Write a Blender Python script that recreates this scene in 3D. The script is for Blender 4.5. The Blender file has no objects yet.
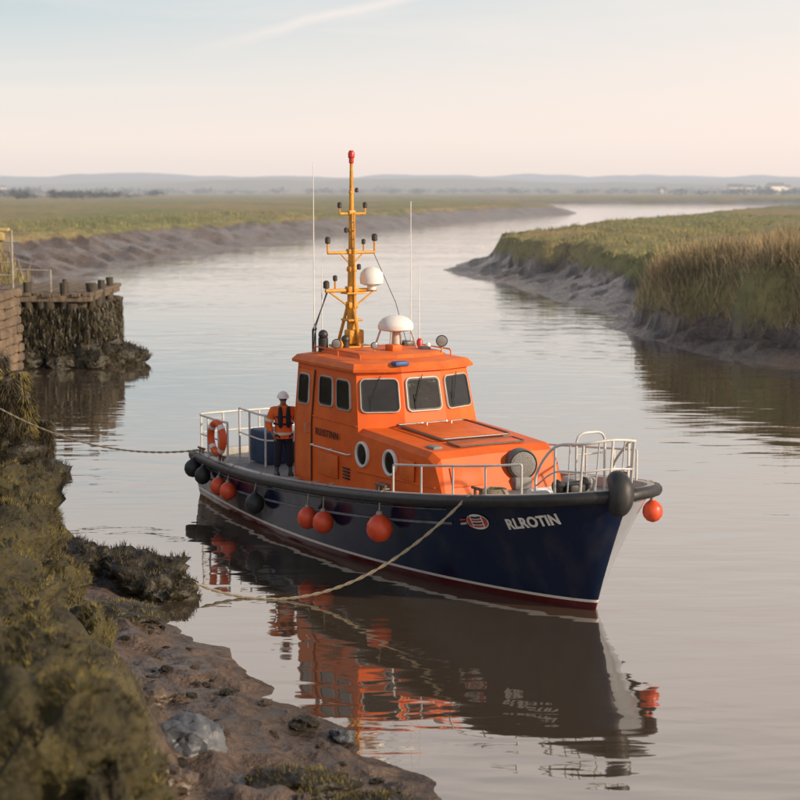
import bpy, bmesh, math, random
import numpy as np
from mathutils import Vector, Matrix, Euler, noise as mnoise
random.seed(7); rng=np.random.default_rng(7)
S=bpy.context.scene; COL=S.collection
S.view_settings.view_transform='Standard'; S.view_settings.look='None'; S.view_settings.exposure=0

# ------------------------------------------------------------------ materials
MATS={}
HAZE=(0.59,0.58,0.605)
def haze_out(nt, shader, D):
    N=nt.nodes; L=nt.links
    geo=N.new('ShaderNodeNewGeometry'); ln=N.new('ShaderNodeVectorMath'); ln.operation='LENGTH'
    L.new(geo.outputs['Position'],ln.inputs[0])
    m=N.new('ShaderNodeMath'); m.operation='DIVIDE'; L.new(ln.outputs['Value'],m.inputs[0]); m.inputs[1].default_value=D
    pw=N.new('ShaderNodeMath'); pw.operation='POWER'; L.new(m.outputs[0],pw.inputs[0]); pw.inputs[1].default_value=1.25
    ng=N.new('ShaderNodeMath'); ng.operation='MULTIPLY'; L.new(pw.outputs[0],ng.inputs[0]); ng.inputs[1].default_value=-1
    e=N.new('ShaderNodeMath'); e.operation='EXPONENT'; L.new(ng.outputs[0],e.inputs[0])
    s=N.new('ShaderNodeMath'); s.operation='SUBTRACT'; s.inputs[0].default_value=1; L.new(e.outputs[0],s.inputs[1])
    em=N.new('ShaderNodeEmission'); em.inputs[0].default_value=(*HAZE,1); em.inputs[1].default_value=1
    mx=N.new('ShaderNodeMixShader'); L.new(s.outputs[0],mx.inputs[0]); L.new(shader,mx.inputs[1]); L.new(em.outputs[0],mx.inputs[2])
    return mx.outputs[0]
def mat(name,c1,c2=None,rough=.5,metal=0,scale=3,bump=0,bscale=20,spec=.5,coat=0,island=False,haze=0,rvar=.1,stretch=(1,1,1)):
    if name in MATS: return MATS[name]
    m=bpy.data.materials.new(name); m.use_nodes=True; nt=m.node_tree; N=nt.nodes; L=nt.links
    p=N['Principled BSDF']; out=N['Material Output']
    if c2 is None: c2=tuple(x*.78 for x in c1)
    tc=N.new('ShaderNodeTexCoord'); mp=N.new('ShaderNodeMapping'); mp.inputs['Scale'].default_value=stretch
    L.new(tc.outputs['Object'],mp.inputs[0])
    no=N.new('ShaderNodeTexNoise'); no.inputs['Scale'].default_value=scale; no.inputs['Detail'].default_value=6; no.inputs['Roughness'].default_value=.65
    L.new(mp.outputs[0],no.inputs['Vector'])
    rp=N.new('ShaderNodeValToRGB'); rp.color_ramp.elements[0].position=.32; rp.color_ramp.elements[1].position=.68
    rp.color_ramp.elements[0].color=(*c2,1); rp.color_ramp.elements[1].color=(*c1,1)
    if island:
        g=N.new('ShaderNodeNewGeometry'); mm=N.new('ShaderNodeMath'); mm.operation='MULTIPLY_ADD'
        L.new(g.outputs['Random Per Island'],mm.inputs[0]); mm.inputs[1].default_value=.35
        ad=N.new('ShaderNodeMath'); ad.operation='MULTIPLY_ADD'; L.new(no.outputs[0],ad.inputs[0]); ad.inputs[1].default_value=2.0; ad.inputs[2].default_value=-.66
        L.new(ad.outputs[0],mm.inputs[2]); L.new(mm.outputs[0],rp.inputs[0])
    else: L.new(no.outputs[0],rp.inputs[0])
    L.new(rp.outputs[0],p.inputs['Base Color'])
    mr=N.new('ShaderNodeMapRange'); L.new(no.outputs[0],mr.inputs[0]); mr.inputs[3].default_value=max(0.02,rough-rvar); mr.inputs[4].default_value=min(1,rough+rvar)
    L.new(mr.outputs[0],p.inputs['Roughness']); p.inputs['Metallic'].default_value=metal
    p.inputs['Specular IOR Level'].default_value=spec
    if coat: p.inputs['Coat Weight'].default_value=coat; p.inputs['Coat Roughness'].default_value=.08
    if bump:
        n2=N.new('ShaderNodeTexNoise'); n2.inputs['Scale'].default_value=bscale; n2.inputs['Detail'].default_value=8
        L.new(mp.outputs[0],n2.inputs['Vector'])
        b=N.new('ShaderNodeBump'); b.inputs['Strength'].default_value=1; b.inputs['Distance'].default_value=bump
        L.new(n2.outputs[0],b.inputs['Height']); L.new(b.outputs[0],p.inputs['Normal'])
    if haze: L.new(haze_out(nt,p.outputs[0],haze),out.inputs[0])
    MATS[name]=m; return m
ORANGE=mat('orange_paint',(.80,.150,.022),(.64,.100,.013),rough=.52,rvar=.06,scale=1.3,spec=.28,bump=.004,bscale=2.2)
ORANGE2=mat('orange_roof_paint',(.80,.175,.035),(.60,.11,.02),rough=.56,rvar=.06,scale=2,spec=.28,bump=.003,bscale=3)
YEL=mat('yellow_paint',(.74,.36,.03),(.42,.17,.02),rough=.45,scale=6)
BLACK=mat('black_rubber',(.018,.018,.02),(.035,.034,.033),rough=.5,scale=5,bump=.003,bscale=12)
GREY=mat('grey_deck_paint',(.27,.265,.25),(.15,.15,.145),rough=.7,scale=4,bump=.002)
LGREY=mat('pale_grey_paint',(.50,.48,.44),(.34,.33,.31),rough=.5,scale=4)
WHITE=mat('white_gelcoat',(.78,.77,.74),(.68,.66,.62),rough=.35,scale=3)
STEEL=mat('stainless_steel',(.72,.71,.69),(.6,.6,.58),rough=.3,metal=.85,scale=6)
GLASS=mat('dark_glass',(.006,.007,.008),(.022,.021,.020),rough=.05,rvar=.02,scale=1.6,spec=.5,bump=.03,bscale=1.1)
FRAME=mat('window_gasket',(.02,.02,.022),rough=.5)
PFRAME=mat('pale_window_frame',(.55,.50,.45),(.38,.33,.29),rough=.4)
BUOY=mat('buoy_orange_vinyl',(.80,.10,.03),(.55,.055,.02),rough=.4,scale=4)
DARKTXT=mat('dark_lettering',(.03,.018,.018),rough=.5)
ROPE=mat('natural_rope',(.46,.39,.27),(.25,.2,.13),rough=.9,scale=30,bump=.01,bscale=60)
BLUE=mat('blue_plastic',(.03,.09,.26),rough=.5)
RED=mat('red_lens',(.6,.03,.02),rough=.3)
STONE=mat('wet_grey_stone',(.135,.145,.16),(.04,.043,.05),rough=.5,scale=3,bump=.04,bscale=6)
BROWNSTONE=mat('brown_stone',(.12,.083,.055),(.034,.024,.017),rough=.42,scale=3.5,bump=.04,bscale=7)
WEED=mat('seaweed_rock',(.045,.036,.018),(.012,.010,.006),rough=.5,scale=5,bump=.06,bscale=9)
MOSS=mat('moss_surface',(.08,.067,.023),(.018,.015,.008),rough=.9,scale=2.6,bump=.08,bscale=9)
MOSSB=mat('moss_blades',(.225,.18,.055),(.026,.020,.008),rough=.8,scale=2.2,island=True)
WEEDB=mat('weed_blades',(.07,.055,.022),(.014,.011,.006),rough=.5,scale=2.2,island=True)
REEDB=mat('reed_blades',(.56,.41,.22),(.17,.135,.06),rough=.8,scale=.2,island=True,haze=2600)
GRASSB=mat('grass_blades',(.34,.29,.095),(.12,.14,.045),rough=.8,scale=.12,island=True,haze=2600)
TIMBER=mat('weathered_timber',(.20,.145,.10),(.065,.05,.034),rough=.85,scale=2,stretch=(4,4,.5),bump=.03,bscale=5)
DTIMBER=mat('dark_wet_timber',(.08,.06,.04),(.016,.014,.009),rough=.7,scale=2,stretch=(4,4,.6),bump=.05,bscale=5)
SKIN=mat('skin',(.30,.155,.10),rough=.5)
JACK=mat('orange_jacket_cloth',(.88,.17,.03),(.68,.11,.02),rough=.8,scale=12,bump=.01,bscale=15)
NAVYC=mat('navy_cloth',(.015,.02,.04),(.01,.012,.022),rough=.85,scale=12,bump=.01,bscale=15)
WST=mat('white_tube_paint',(.70,.68,.64),(.5,.48,.45),rough=.35)

# ------------------------------------------------------------------ mesh helpers
def smooth_path(P,closed=False,k=6):
    P=[Vector(p) for p in P]; n=len(P); out=[]
    for i in range(n if closed else n-1):
        p0=P[(i-1)%n] if (closed or i>0) else P[i]; p1=P[i]; p2=P[(i+1)%n]; p3=P[(i+2)%n] if (closed or i<n-2) else P[i+1]
        for j in range(k):
            t=j/k; out.append(.5*((2*p1)+(p2-p0)*t+(2*p0-5*p1+4*p2-p3)*t*t+(3*p1-p0-3*p2+p3)*t**3))
    if not closed: out.append(P[-1])
    return out
def fillet(P,r=.12,k=5):
    P=[Vector(p) for p in P]; out=[P[0]]
    for i in range(1,len(P)-1):
        a,b,c=P[i-1],P[i],P[i+1]; rr=min(r,(a-b).length*.45,(c-b).length*.45)
        s=b+(a-b).normalized()*rr; e=b+(c-b).normalized()*rr
        for j in range(k+1):
            t=j/k; out.append(s*(1-t)**2+b*2*t*(1-t)+e*t*t)
    out.append(P[-1]); return out
class MB:
    def __init__(s): s.v=[]; s.f=[]; s.m=[]
    def add(s,v,f,mi=0):
        o=len(s.v); s.v+= [tuple(x) for x in v]; s.f+=[tuple(i+o for i in q) for q in f]; s.m+=[mi]*len(f); return s
    def box(s,c,size,rot=(0,0,0),bev=.01,mi=0,seg=2):
        bm=bmesh.new(); bmesh.ops.create_cube(bm,size=1)
        bmesh.ops.scale(bm,vec=size,verts=bm.verts)
        if bev: bmesh.ops.bevel(bm,geom=bm.edges[:],offset=min(bev,min(size)*.45),segments=seg,affect='EDGES',profile=.5)
        M=Matrix.Translation(c)@Euler(rot).to_matrix().to_4x4(); bmesh.ops.transform(bm,matrix=M,verts=bm.verts)
        bm.verts.index_update(); s.add([v.co[:] for v in bm.verts],[[v.index for v in f.verts] for f in bm.faces],mi); bm.free(); return s
    def tube(s,pts,r,n=8,closed=False,mi=0,cap=True):
        P=[Vector(p) for p in pts]; m=len(P); R=r if hasattr(r,'__len__') else [r]*m
        T=[]
        for i in range(m):
            a=P[(i-1)%m] if (closed or i>0) else P[i]; b=P[(i+1)%m] if (closed or i<m-1) else P[i]
            T.append((b-a).normalized())
        up=Vector((0,0,1)) if abs(T[0].z)<.9 else Vector((1,0,0))
        U=(up-T[0]*up.dot(T[0])).normalized(); V=[];F=[]
        for i in range(m):
            if i>0:
                U=U-T[i]*U.dot(T[i]); U.normalize()
            W=T[i].cross(U)
            for k in range(n):
                a=2*math.pi*k/n; V.append(P[i]+(U*math.cos(a)+W*math.sin(a))*R[i])
        for i in range(m if closed else m-1):
            j=(i+1)%m
            for k in range(n):
                k2=(k+1)%n; F.append((i*n+k,i*n+k2,j*n+k2,j*n+k))
        if cap and not closed: F.append(tuple(range(n))[::-1]); F.append(tuple((m-1)*n+k for k in range(n)))
        return s.add(V,F,mi)
    def lathe(s,prof,c=(0,0,0),axis='z',n=24,mi=0,cap=True):
        V=[];F=[];m=len(prof)
        for r,z in prof:
            for k in range(n):
                a=2*math.pi*k/n; x,y=r*math.cos(a),r*math.sin(a)
                p=Vector((x,y,z)) if axis=='z' else (Vector((z,x,y)) if axis=='x' else Vector((y,z,x)))
                V.append(p+Vector(c))
        for i in range(m-1):
            for k in range(n):
                k2=(k+1)%n; F.append((i*n+k,i*n+k2,(i+1)*n+k2,(i+1)*n+k))
        if cap: F.append(tuple(range(n))[::-1]); F.append(tuple((m-1)*n+k for k in range(n)))
        return s.add(V,F,mi)
    def ball(s,c,r,n=20,mi=0):
        r=r if hasattr(r,'__len__') else (r,r,r)
        pr=[(math.sin(math.pi*i/14)+1e-4,-math.cos(math.pi*i/14)) for i in range(15)]
        o=len(s.v); s.lathe(pr,(0,0,0),'z',n,mi)
        for i in range(o,len(s.v)):
            x,y,z=s.v[i]; s.v[i]=(x*r[0]+c[0],y*r[1]+c[1],z*r[2]+c[2])
        return s
    def loft(s,rings,mi=0,cap0=True,cap1=True,closed=True):
        n=len(rings[0]);V=[p for r in rings for p in r];F=[]
        for i in range(len(rings)-1):
            for k in range(n if closed else n-1):
                k2=(k+1)%n; F.append((i*n+k,i*n+k2,(i+1)*n+k2,(i+1)*n+k))
        if cap0: F.append(tuple(range(n))[::-1])
        if cap1: F.append(tuple((len(rings)-1)*n+k for k in range(n)))
        return s.add(V,F,mi)
    def obj(s,name,mats,parent=None,angle=35,loc=(0,0,0),rot=(0,0,0),fix=True):
        me=bpy.data.meshes.new(name); me.from_pydata(s.v,[],s.f)
        mats=mats if isinstance(mats,(list,tuple)) else [mats]
        for m in mats: me.materials.append(m)
        me.polygons.foreach_set('material_index',s.m)
        if fix:
            bm=bmesh.new(); bm.from_mesh(me); bmesh.ops.recalc_face_normals(bm,faces=bm.faces); bm.to_mesh(me); bm.free()
        me.shade_smooth(); me.set_sharp_from_angle(angle=math.radians(angle)); me.update()
        o=bpy.data.objects.new(name,me); COL.objects.link(o); o.location=loc; o.rotation_euler=rot
        if parent: o.parent=parent
        return o
def empty(name,loc=(0,0,0),rot=(0,0,0),parent=None):
    o=bpy.data.objects.new(name,None); COL.objects.link(o); o.location=loc; o.rotation_euler=rot; o.empty_display_size=.3
    if parent: o.parent=parent
    return o
def tag(o,label,cat,group=None):
    o['label']=label; o['category']=cat
    if group: o['group']=group
    return o
def np_mesh(name,V,F,mats,smooth=False,parent=None):
    k=F.shape[1]; me=bpy.data.meshes.new(name)
    me.vertices.add(len(V)); me.vertices.foreach_set('co',V.astype(np.float32).ravel())
    me.loops.add(F.size); me.loops.foreach_set('vertex_index',F.astype(np.int32).ravel())
    me.polygons.add(len(F)); me.polygons.foreach_set('loop_start',np.arange(0,F.size,k,dtype=np.int32))
    me.update(calc_edges=True); me.validate()
    for m in mats: me.materials.append(m)
    if smooth: me.shade_smooth()
    o=bpy.data.objects.new(name,me); COL.objects.link(o)
    if parent: o.parent=parent
    return o
def blades(name,P,length,width,mat_,lean=.5,nrm=None,parent=None,droop=0):
    n=len(P); az=rng.uniform(0,2*np.pi,n); wv=(np.asarray(width)/2)[:,None] if hasattr(width,'__len__') else width/2
    side=np.stack([np.cos(az),np.sin(az),np.zeros(n)],1)*wv
    d=np.stack([rng.normal(0,lean,n),rng.normal(0,lean,n),np.ones(n)-droop],1)
    if nrm is not None: d=d*.6+nrm*1.0
    d/=np.linalg.norm(d,axis=1)[:,None]
    tip=P+d*length[:,None]
    V=np.empty((n,3,3)); V[:,0]=P-side; V[:,1]=P+side; V[:,2]=tip
    return np_mesh(name,V.reshape(-1,3),np.arange(3*n).reshape(n,3),[mat_],parent=parent)

# ------------------------------------------------------------------ terrain
RIV=np.array([(12,-14),(8,4),(4.8,13),(2.0,18.2),(.31,20.7),(-.67,22.1),(-1.8,24.4),(-2.9,26.8),(-4.3,28.8),(-4.6,30.6),(-6.0,32),(-7.0,35),(-8.2,39),(-9.3,42.5),(-9.6,45),(-11,47.5),(-13.5,53),(-16.5,60),(-17.5,68),(-16.8,71.5),(-13.6,71.5),(-12.8,76),(-15,88),(-21,100),(-28,116),(-30.0,130),(-30,145),(-29,156),(-27.6,169),(-24.7,204),(-16,263),(0,333),(20,422),(42,500),(56,535),(60,570),(48,680),(20,860),(-10,960),(90,985),(190,960),(215,860),(175,690),(130,545),(98,470),(68,385),(50,320),(33,272),(14,208),(6.4,175),(4.2,160),(5.2,148),(8.3,138),(11.1,115),(13.0,103),(14.2,99.5),(11.4,94),(12.5,85.5),(14.2,78.5),(15.6,73.5),(17.4,70.5),(22,64),(30,58),(45,50),(70,35),(100,0),(110,-14)],float)
def vn(x,y,seed=0):
    xi=np.floor(x).astype(np.int64); yi=np.floor(y).astype(np.int64); fx=x-xi; fy=y-yi
    fx=fx*fx*(3-2*fx); fy=fy*fy*(3-2*fy)
    def h(a,b):
        q=(a*374761393+b*668265263+seed*974634777)&0xffffffff; q=((q^(q>>13))*1274126177)&0xffffffff; q=q^(q>>16); return (q&0xffffff)/float(0xffffff)
    return (h(xi,yi)*(1-fx)+h(xi+1,yi)*fx)*(1-fy)+(h(xi,yi+1)*(1-fx)+h(xi+1,yi+1)*fx)*fy
def fbm(x,y,seed=0,o=4):
    r=0;a=.5
    for i in range(o): r=r+a*(vn(x,y,seed+i)-.5); x=x*2.03+7;y=y*2.03+3;a*=.5
    return r*2
def ss(a,b,x):
    t=np.clip((x-a)/(b-a),0,1); return t*t*(3-2*t)
def sdist(x,y):
    best=np.full(x.shape,1e18); ins=np.zeros(x.shape,bool); n=len(RIV)
    for i in range(n):
        ax,ay=RIV[i]; bx,by=RIV[(i+1)%n]; dx,dy=bx-ax,by-ay
        t=np.clip(((x-ax)*dx+(y-ay)*dy)/(dx*dx+dy*dy),0,1)
        best=np.minimum(best,(x-ax-t*dx)**2+(y-ay-t*dy)**2)
        if ay!=by:
            c=((ay>y)!=(by>y))&(x<(bx-ax)*(y-ay)/(by-ay)+ax); ins^=c
    d=np.sqrt(best); return np.where(ins,-d,d)
def terrain(x,y):
    x=np.asarray(x,float); y=np.asarray(y,float)
    d=sdist(x,y); nf=(1-ss(48,60,y))*(1-ss(4,14,x)*ss(10,30,y))
    hum=np.exp(-(((x-21)/12)**2+((y-84)/17)**2))
    tip=np.exp(-(((x-14.5)/7)**2+((y-92)/8)**2))
    xl=np.interp(y,[60,100,130,204,263,333,422,500,540],[-20,-20,-29,-23,-14,2,22,44,60]); lf=ss(8,0,x-xl)*ss(82,100,y)
    edge=ss(0,2,d)
    wob=(fbm(x/7,y/7,3,3)*2.4+fbm(x/2.2,y/2.2,13,3)*1.3)*(1-nf)*(1-.5*hum)+fbm(x/1.6,y/1.6,9,3)*.6*nf
    wsmall=(fbm(x/3,y/3,17,3)*.9)*(1-nf)+fbm(x/1.1,y/1.1,19,3)*.7*nf
    dsh=d+wsmall*(1-ss(0,3,d))*ss(-2,0,d)
    dd=dsh+wob*edge
    e0=np.maximum(4.8-1.6*hum-2.4*tip,1.2)*(1-lf)+8.0*lf
    zf=(.19+.09*lf)*np.clip(dd,0,e0)+ss(e0-.5,e0+1.8,dd)*(2.1+.8*hum+.6*tip-1.3*lf)+ss(e0,e0+5,dd)*.7*hum+fbm(x/14,y/14,5,3)*.6*ss(4,10,dd)+fbm(x/1.5,y/1.5,15,3)*.22*ss(0,2,dd)
    gul=np.abs(fbm((y+x*.5)/2.6,(d+x*.2)/9,66,3)); gmask=ss(.2,1.8,dd)*(1-ss(e0+.6,e0+2.4,dd))*ss(56,62,y)*(1-ss(260,380,y))
    zf=zf-gmask*.6*(1-ss(0,.22,gul))+gmask*.15+fbm(x/3.5,y/3.5,71,3)*.55*ss(e0,e0+1.5,dd)*(1-ss(16,26,dd))
    zf=zf+1.1*np.exp(-(((x+19)/3.2)**2+((y-84)/6)**2))
    zf=zf+fbm(x/250,y/250,21,3)*1.2*ss(60,300,d)
    hl=ss(2300,3300,y); zf=zf+hl*(12+34*fbm(x/520+4,y/1200+1,31,4))+ss(3400,5200,y)*(24+66*fbm(x/1100+9,y/3000+5,37,4)+12*ss(200,1500,np.abs(x+100)))
    xe=-1.35-(y-12)*.15
    lm=ss(0,1.0,xe-x)
    zn=.17*np.clip(dd,0,2.6)+ss(2.1,3.5,dd)*1.25*lm+.30*np.clip(dd-3,0,50)*(1-ss(6,14,dd)*.25)*(.55+.45*lm)
    rid=.5-np.abs(fbm(x/.7+y/3,y/1.3,50,3))*2
    zn=np.minimum(zn,5.6)+fbm(x/.8,y/.8,40,4)*.26*ss(0,.8,dd)+rid*.10*ss(0,1,dd)+fbm(x/.25,y/.25,48,3)*.06*ss(0,.6,dd)+fbm(x/2.5,y/2.5,44,2)*.3*ss(2.5,4,dd)*lm
    z=zn*nf+zf*(1-nf)
    bed=-np.clip(-dsh*.22,0,2.5)
    z=np.where(dsh>0,z+.005,bed)
    g_f=ss(e0-.4,e0+1.0,dd); g_n=ss(2.2,3.0,dd)*lm
    g=np.where(dsh>0,g_n*nf+g_f*(1-nf),0)
    return z,g,d
ys=list(np.arange(-10,12,.14)); yy=12.0
while yy<32: ys.append(yy); yy+=.085
while yy<7500: ys.append(yy); yy*=(1.009 if 60<yy<200 else 1.012)
ys=np.array(ys); nc=380; k=np.linspace(-1,1,nc); s_=.8*np.sign(k)*np.abs(k)**1.5
YY,SS=np.meshgrid(ys,s_,indexing='ij'); XX=SS*(np.maximum(YY,8)+12)
Z,G,D=terrain(XX,YY)
V=np.stack([XX,YY,Z],-1).reshape(-1,3); nr=len(ys)
I=np.arange(nr*nc).reshape(nr,nc); F=np.stack([I[:-1,:-1],I[:-1,1:],I[1:,1:],I[1:,:-1]],-1).reshape(-1,4)
def ground_mat():
    m=bpy.data.materials.new('mud_and_grass_ground'); m.use_nodes=True; nt=m.node_tree;N=nt.nodes;L=nt.links;p=N['Principled BSDF']
    geo=N.new('ShaderNodeNewGeometry')
    def nz(sc,det=6,st=(1,1,1)):
        mp=N.new('ShaderNodeMapping'); mp.inputs['Scale'].default_value=st; L.new(geo.outputs['Position'],mp.inputs[0])
        n=N.new('ShaderNodeTexNoise'); n.inputs['Scale'].default_value=sc; n.inputs['Detail'].default_value=det; n.inputs['Roughness'].default_value=.6; L.new(mp.outputs[0],n.inputs['Vector']); return n.outputs[0]
    def ramp(src,a,b,p0=.3,p1=.7):
        r=N.new('ShaderNodeValToRGB'); r.color_ramp.elements[0].position=p0; r.color_ramp.elements[1].position=p1
        r.color_ramp.elements[0].color=(*a,1); r.color_ramp.elements[1].color=(*b,1); L.new(src,r.inputs[0]); return r.outputs[0]
    def mixc(f,a,b):
        x=N.new('ShaderNodeMix'); x.data_type='RGBA'
        if isinstance(f,(int,float)): x.inputs[0].default_value=f
        else: L.new(f,x.inputs[0])
        L.new(a,x.inputs[6]); L.new(b,x.inputs[7]); return x.outputs[2]
    n1=nz(1.3,9); n2=nz(.03,6,(1,.35,1)); n3=nz(.5,6); n4=nz(9,6); n5=nz(.25,8); n6=nz(4,8)
    mud=ramp(n1,(.030,.020,.013),(.13,.085,.056),.36,.64)
    mudb=ramp(n5,(.055,.037,.025),(.19,.125,.078),.4,.6)
    mdm=mixc(.45,mud,mudb)
    fine=ramp(n6,(.028,.019,.013),(.14,.095,.063),.42,.62); mdm=mixc(.35,mdm,fine)
    gr=ramp(n2,(.34,.24,.11),(.18,.20,.06),.42,.58)
    g2=ramp(n3,(.10,.09,.03),(.27,.23,.08),.4,.6)
    gx=mixc(.45,gr,g2)
    mossc=ramp(n1,(.018,.014,.008),(.09,.072,.025),.35,.65)
    an=N.new('ShaderNodeAttribute'); an.attribute_name='near_bank'
    gx=mixc(an.outputs['Fac'],gx,mossc)
    at=N.new('ShaderNodeAttribute'); at.attribute_name='grass'
    sb=N.new('ShaderNodeMath'); sb.operation='SUBTRACT'; L.new(at.outputs['Fac'],sb.inputs[0]); sb.inputs[1].default_value=.4
    ad=N.new('ShaderNodeMath'); ad.operation='MULTIPLY_ADD'; L.new(n1,ad.inputs[0]); ad.inputs[1].default_value=.8; L.new(sb.outputs[0],ad.inputs[2])
    mr=N.new('ShaderNodeMapRange'); L.new(ad.outputs[0],mr.inputs[0]); mr.inputs[1].default_value=.3; mr.inputs[2].default_value=.7
    L.new(mixc(mr.outputs[0],mdm,gx),p.inputs['Base Color'])
    wr=N.new('ShaderNodeMapRange'); wr.inputs[1].default_value=.35; wr.inputs[2].default_value=.65; wr.inputs[3].default_value=.18; wr.inputs[4].default_value=.52; L.new(n6,wr.inputs[0])
    r2=N.new('ShaderNodeMix'); L.new(mr.outputs[0],r2.inputs[0]); L.new(wr.outputs[0],r2.inputs[2]); r2.inputs[3].default_value=.95; L.new(r2.outputs[0],p.inputs['Roughness'])
    b0=N.new('ShaderNodeBump'); b0.inputs['Distance'].default_value=.6; L.new(n5,b0.inputs['Height'])
    b=N.new('ShaderNodeBump'); b.inputs['Distance'].default_value=.14; L.new(n1,b.inputs['Height']); L.new(b0.outputs[0],b.inputs['Normal'])
    b1=N.new('ShaderNodeBump'); b1.inputs['Distance'].default_value=.05; L.new(n6,b1.inputs['Height']); L.new(b.outputs[0],b1.inputs['Normal'])
    b2=N.new('ShaderNodeBump'); b2.inputs['Distance'].default_value=.012; L.new(n4,b2.inputs['Height']); L.new(b1.outputs[0],b2.inputs['Normal']); L.new(b2.outputs[0],p.inputs['Normal'])
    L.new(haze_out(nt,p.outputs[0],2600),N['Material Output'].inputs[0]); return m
terr=np_mesh('ground',V,F,[ground_mat()],smooth=True); terr['kind']='structure'
at=terr.data.attributes.new('grass','FLOAT','POINT'); at.data.foreach_set('value',G.astype(np.float32).ravel())
at=terr.data.attributes.new('near_bank','FLOAT','POINT'); at.data.foreach_set('value',((1-ss(48,62,YY))*(1-ss(3,6,XX))).astype(np.float32).ravel())

def water_mat():
    m=bpy.data.materials.new('estuary_water'); m.use_nodes=True; nt=m.node_tree;N=nt.nodes;L=nt.links
    N.remove(N['Principled BSDF'])
    geo=N.new('ShaderNodeNewGeometry'); prev=None
    pm=N.new('ShaderNodeMapping'); pm.inputs['Scale'].default_value=(.5,1.2,1); L.new(geo.outputs['Position'],pm.inputs[0])
    pn=N.new('ShaderNodeTexNoise'); pn.inputs['Scale'].default_value=.07; pn.inputs['Detail'].default_value=3; L.new(pm.outputs[0],pn.inputs['Vector'])
    pr=N.new('ShaderNodeMapRange'); pr.inputs[1].default_value=.38; pr.inputs[2].default_value=.62; pr.inputs[3].default_value=.4; pr.inputs[4].default_value=1.0; L.new(pn.outputs[0],pr.inputs[0])
    for sc,st,dist,rot in ((.30,(1,1.7,1),.046,.25),(.85,(.7,2.0,1),.019,-.12),(3.0,(.7,2.2,1),.0015,.1)):
        mp=N.new('ShaderNodeMapping'); mp.inputs['Scale'].default_value=st; mp.inputs['Rotation'].default_value=(0,0,rot); L.new(geo.outputs['Position'],mp.inputs[0])
        n=N.new('ShaderNodeTexNoise'); n.inputs['Scale'].default_value=sc; n.inputs['Detail'].default_value=1.2; n.inputs['Distortion'].default_value=.4; L.new(mp.outputs[0],n.inputs['Vector'])
        b=N.new('ShaderNodeBump'); b.inputs['Distance'].default_value=dist; L.new(n.outputs[0],b.inputs['Height']); L.new(pr.outputs[0],b.inputs['Strength'])
        if prev: L.new(prev,b.inputs['Normal'])
        prev=b.outputs[0]
    fr=N.new('ShaderNodeFresnel'); fr.inputs[0].default_value=1.6; L.new(prev,fr.inputs['Normal'])
    po=N.new('ShaderNodeMath'); po.operation='POWER'; L.new(fr.outputs[0],po.inputs[0]); po.inputs[1].default_value=.58
    df=N.new('ShaderNodeBsdfDiffuse'); df.inputs[0].default_value=(.072,.054,.035,1)
    gl=N.new('ShaderNodeBsdfGlossy'); gl.inputs[0].default_value=(1,.985,.965,1); gl.inputs['Roughness'].default_value=.03; L.new(prev,gl.inputs['Normal'])
    mx=N.new('ShaderNodeMixShader'); L.new(po.outputs[0],mx.inputs[0]); L.new(df.outputs[0],mx.inputs[1]); L.new(gl.outputs[0],mx.inputs[2])
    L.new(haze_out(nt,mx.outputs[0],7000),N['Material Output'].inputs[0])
    return m
wb=MB().add([(-6000,-60,0),(6000,-60,0),(6000,7400,0),(-6000,7400,0)],[(0,1,2,3)]); w=wb.obj('water',water_mat()); w['kind']='structure'

# ------------------------------------------------------------------ vegetation stuff
def scatter(name,x0,x1,y0,y1,n,lmin,lmax,width,m,thr=.5,dmax=60,lean=.25,pw=1,hedge=None,zmin=.7,droop=0):
    x=rng.uniform(x0,x1,n); y=y0+(y1-y0)*rng.uniform(0,1,n)**pw; z,g,d=terrain(x,y)
    clump=fbm(x/2.4,y/2.4,77,3)
    kp=(g+rng.uniform(-.15,.15,n)>thr)&(d<dmax)&(rng.uniform(0,1,n)<.65+clump)&(z>zmin)
    if hedge: kp&=hedge(x,y)
    x,y,z,clump=x[kp],y[kp],z[kp],clump[kp]
    ln=rng.uniform(lmin,lmax,len(x))*(1+1.0*clump)
    o=blades(name,np.stack([x,y,z-.03],1),ln,width,m,lean,droop=droop); o['kind']='stuff'; return o
scatter('reeds',10,48,60,98,120000,.5,1.35,.06,REEDB,thr=.35,dmax=20,lean=.42,zmin=.9)
scatter('bank_tussock_grass',9,34,62,101,45000,.3,.8,.07,REEDB,thr=.2,dmax=6,lean=.7,zmin=.6,droop=.9)
scatter('marsh_grass',3,75,99,300,70000,.15,.5,.11,GRASSB,thr=.35,dmax=30,pw=1.5,lean=.6)
scatter('bank_grass',-75,10,72,340,60000,.2,.6,.11,GRASSB,thr=.4,dmax=36,pw=1.6,lean=.5)
scatter('reed_fringe',-44,-15,78,124,30000,.6,1.4,.08,REEDB,thr=.35,dmax=18,zmin=1)
fg=lambda x,y:(x/np.maximum(y,1)<-.085)&(x/np.maximum(y,1)>-.36)
scatter('turf',-14,-1,9,46,130000,.03,.12,.013,MOSSB,thr=.3,lean=.7,pw=.8,hedge=fg,zmin=.3)

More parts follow.
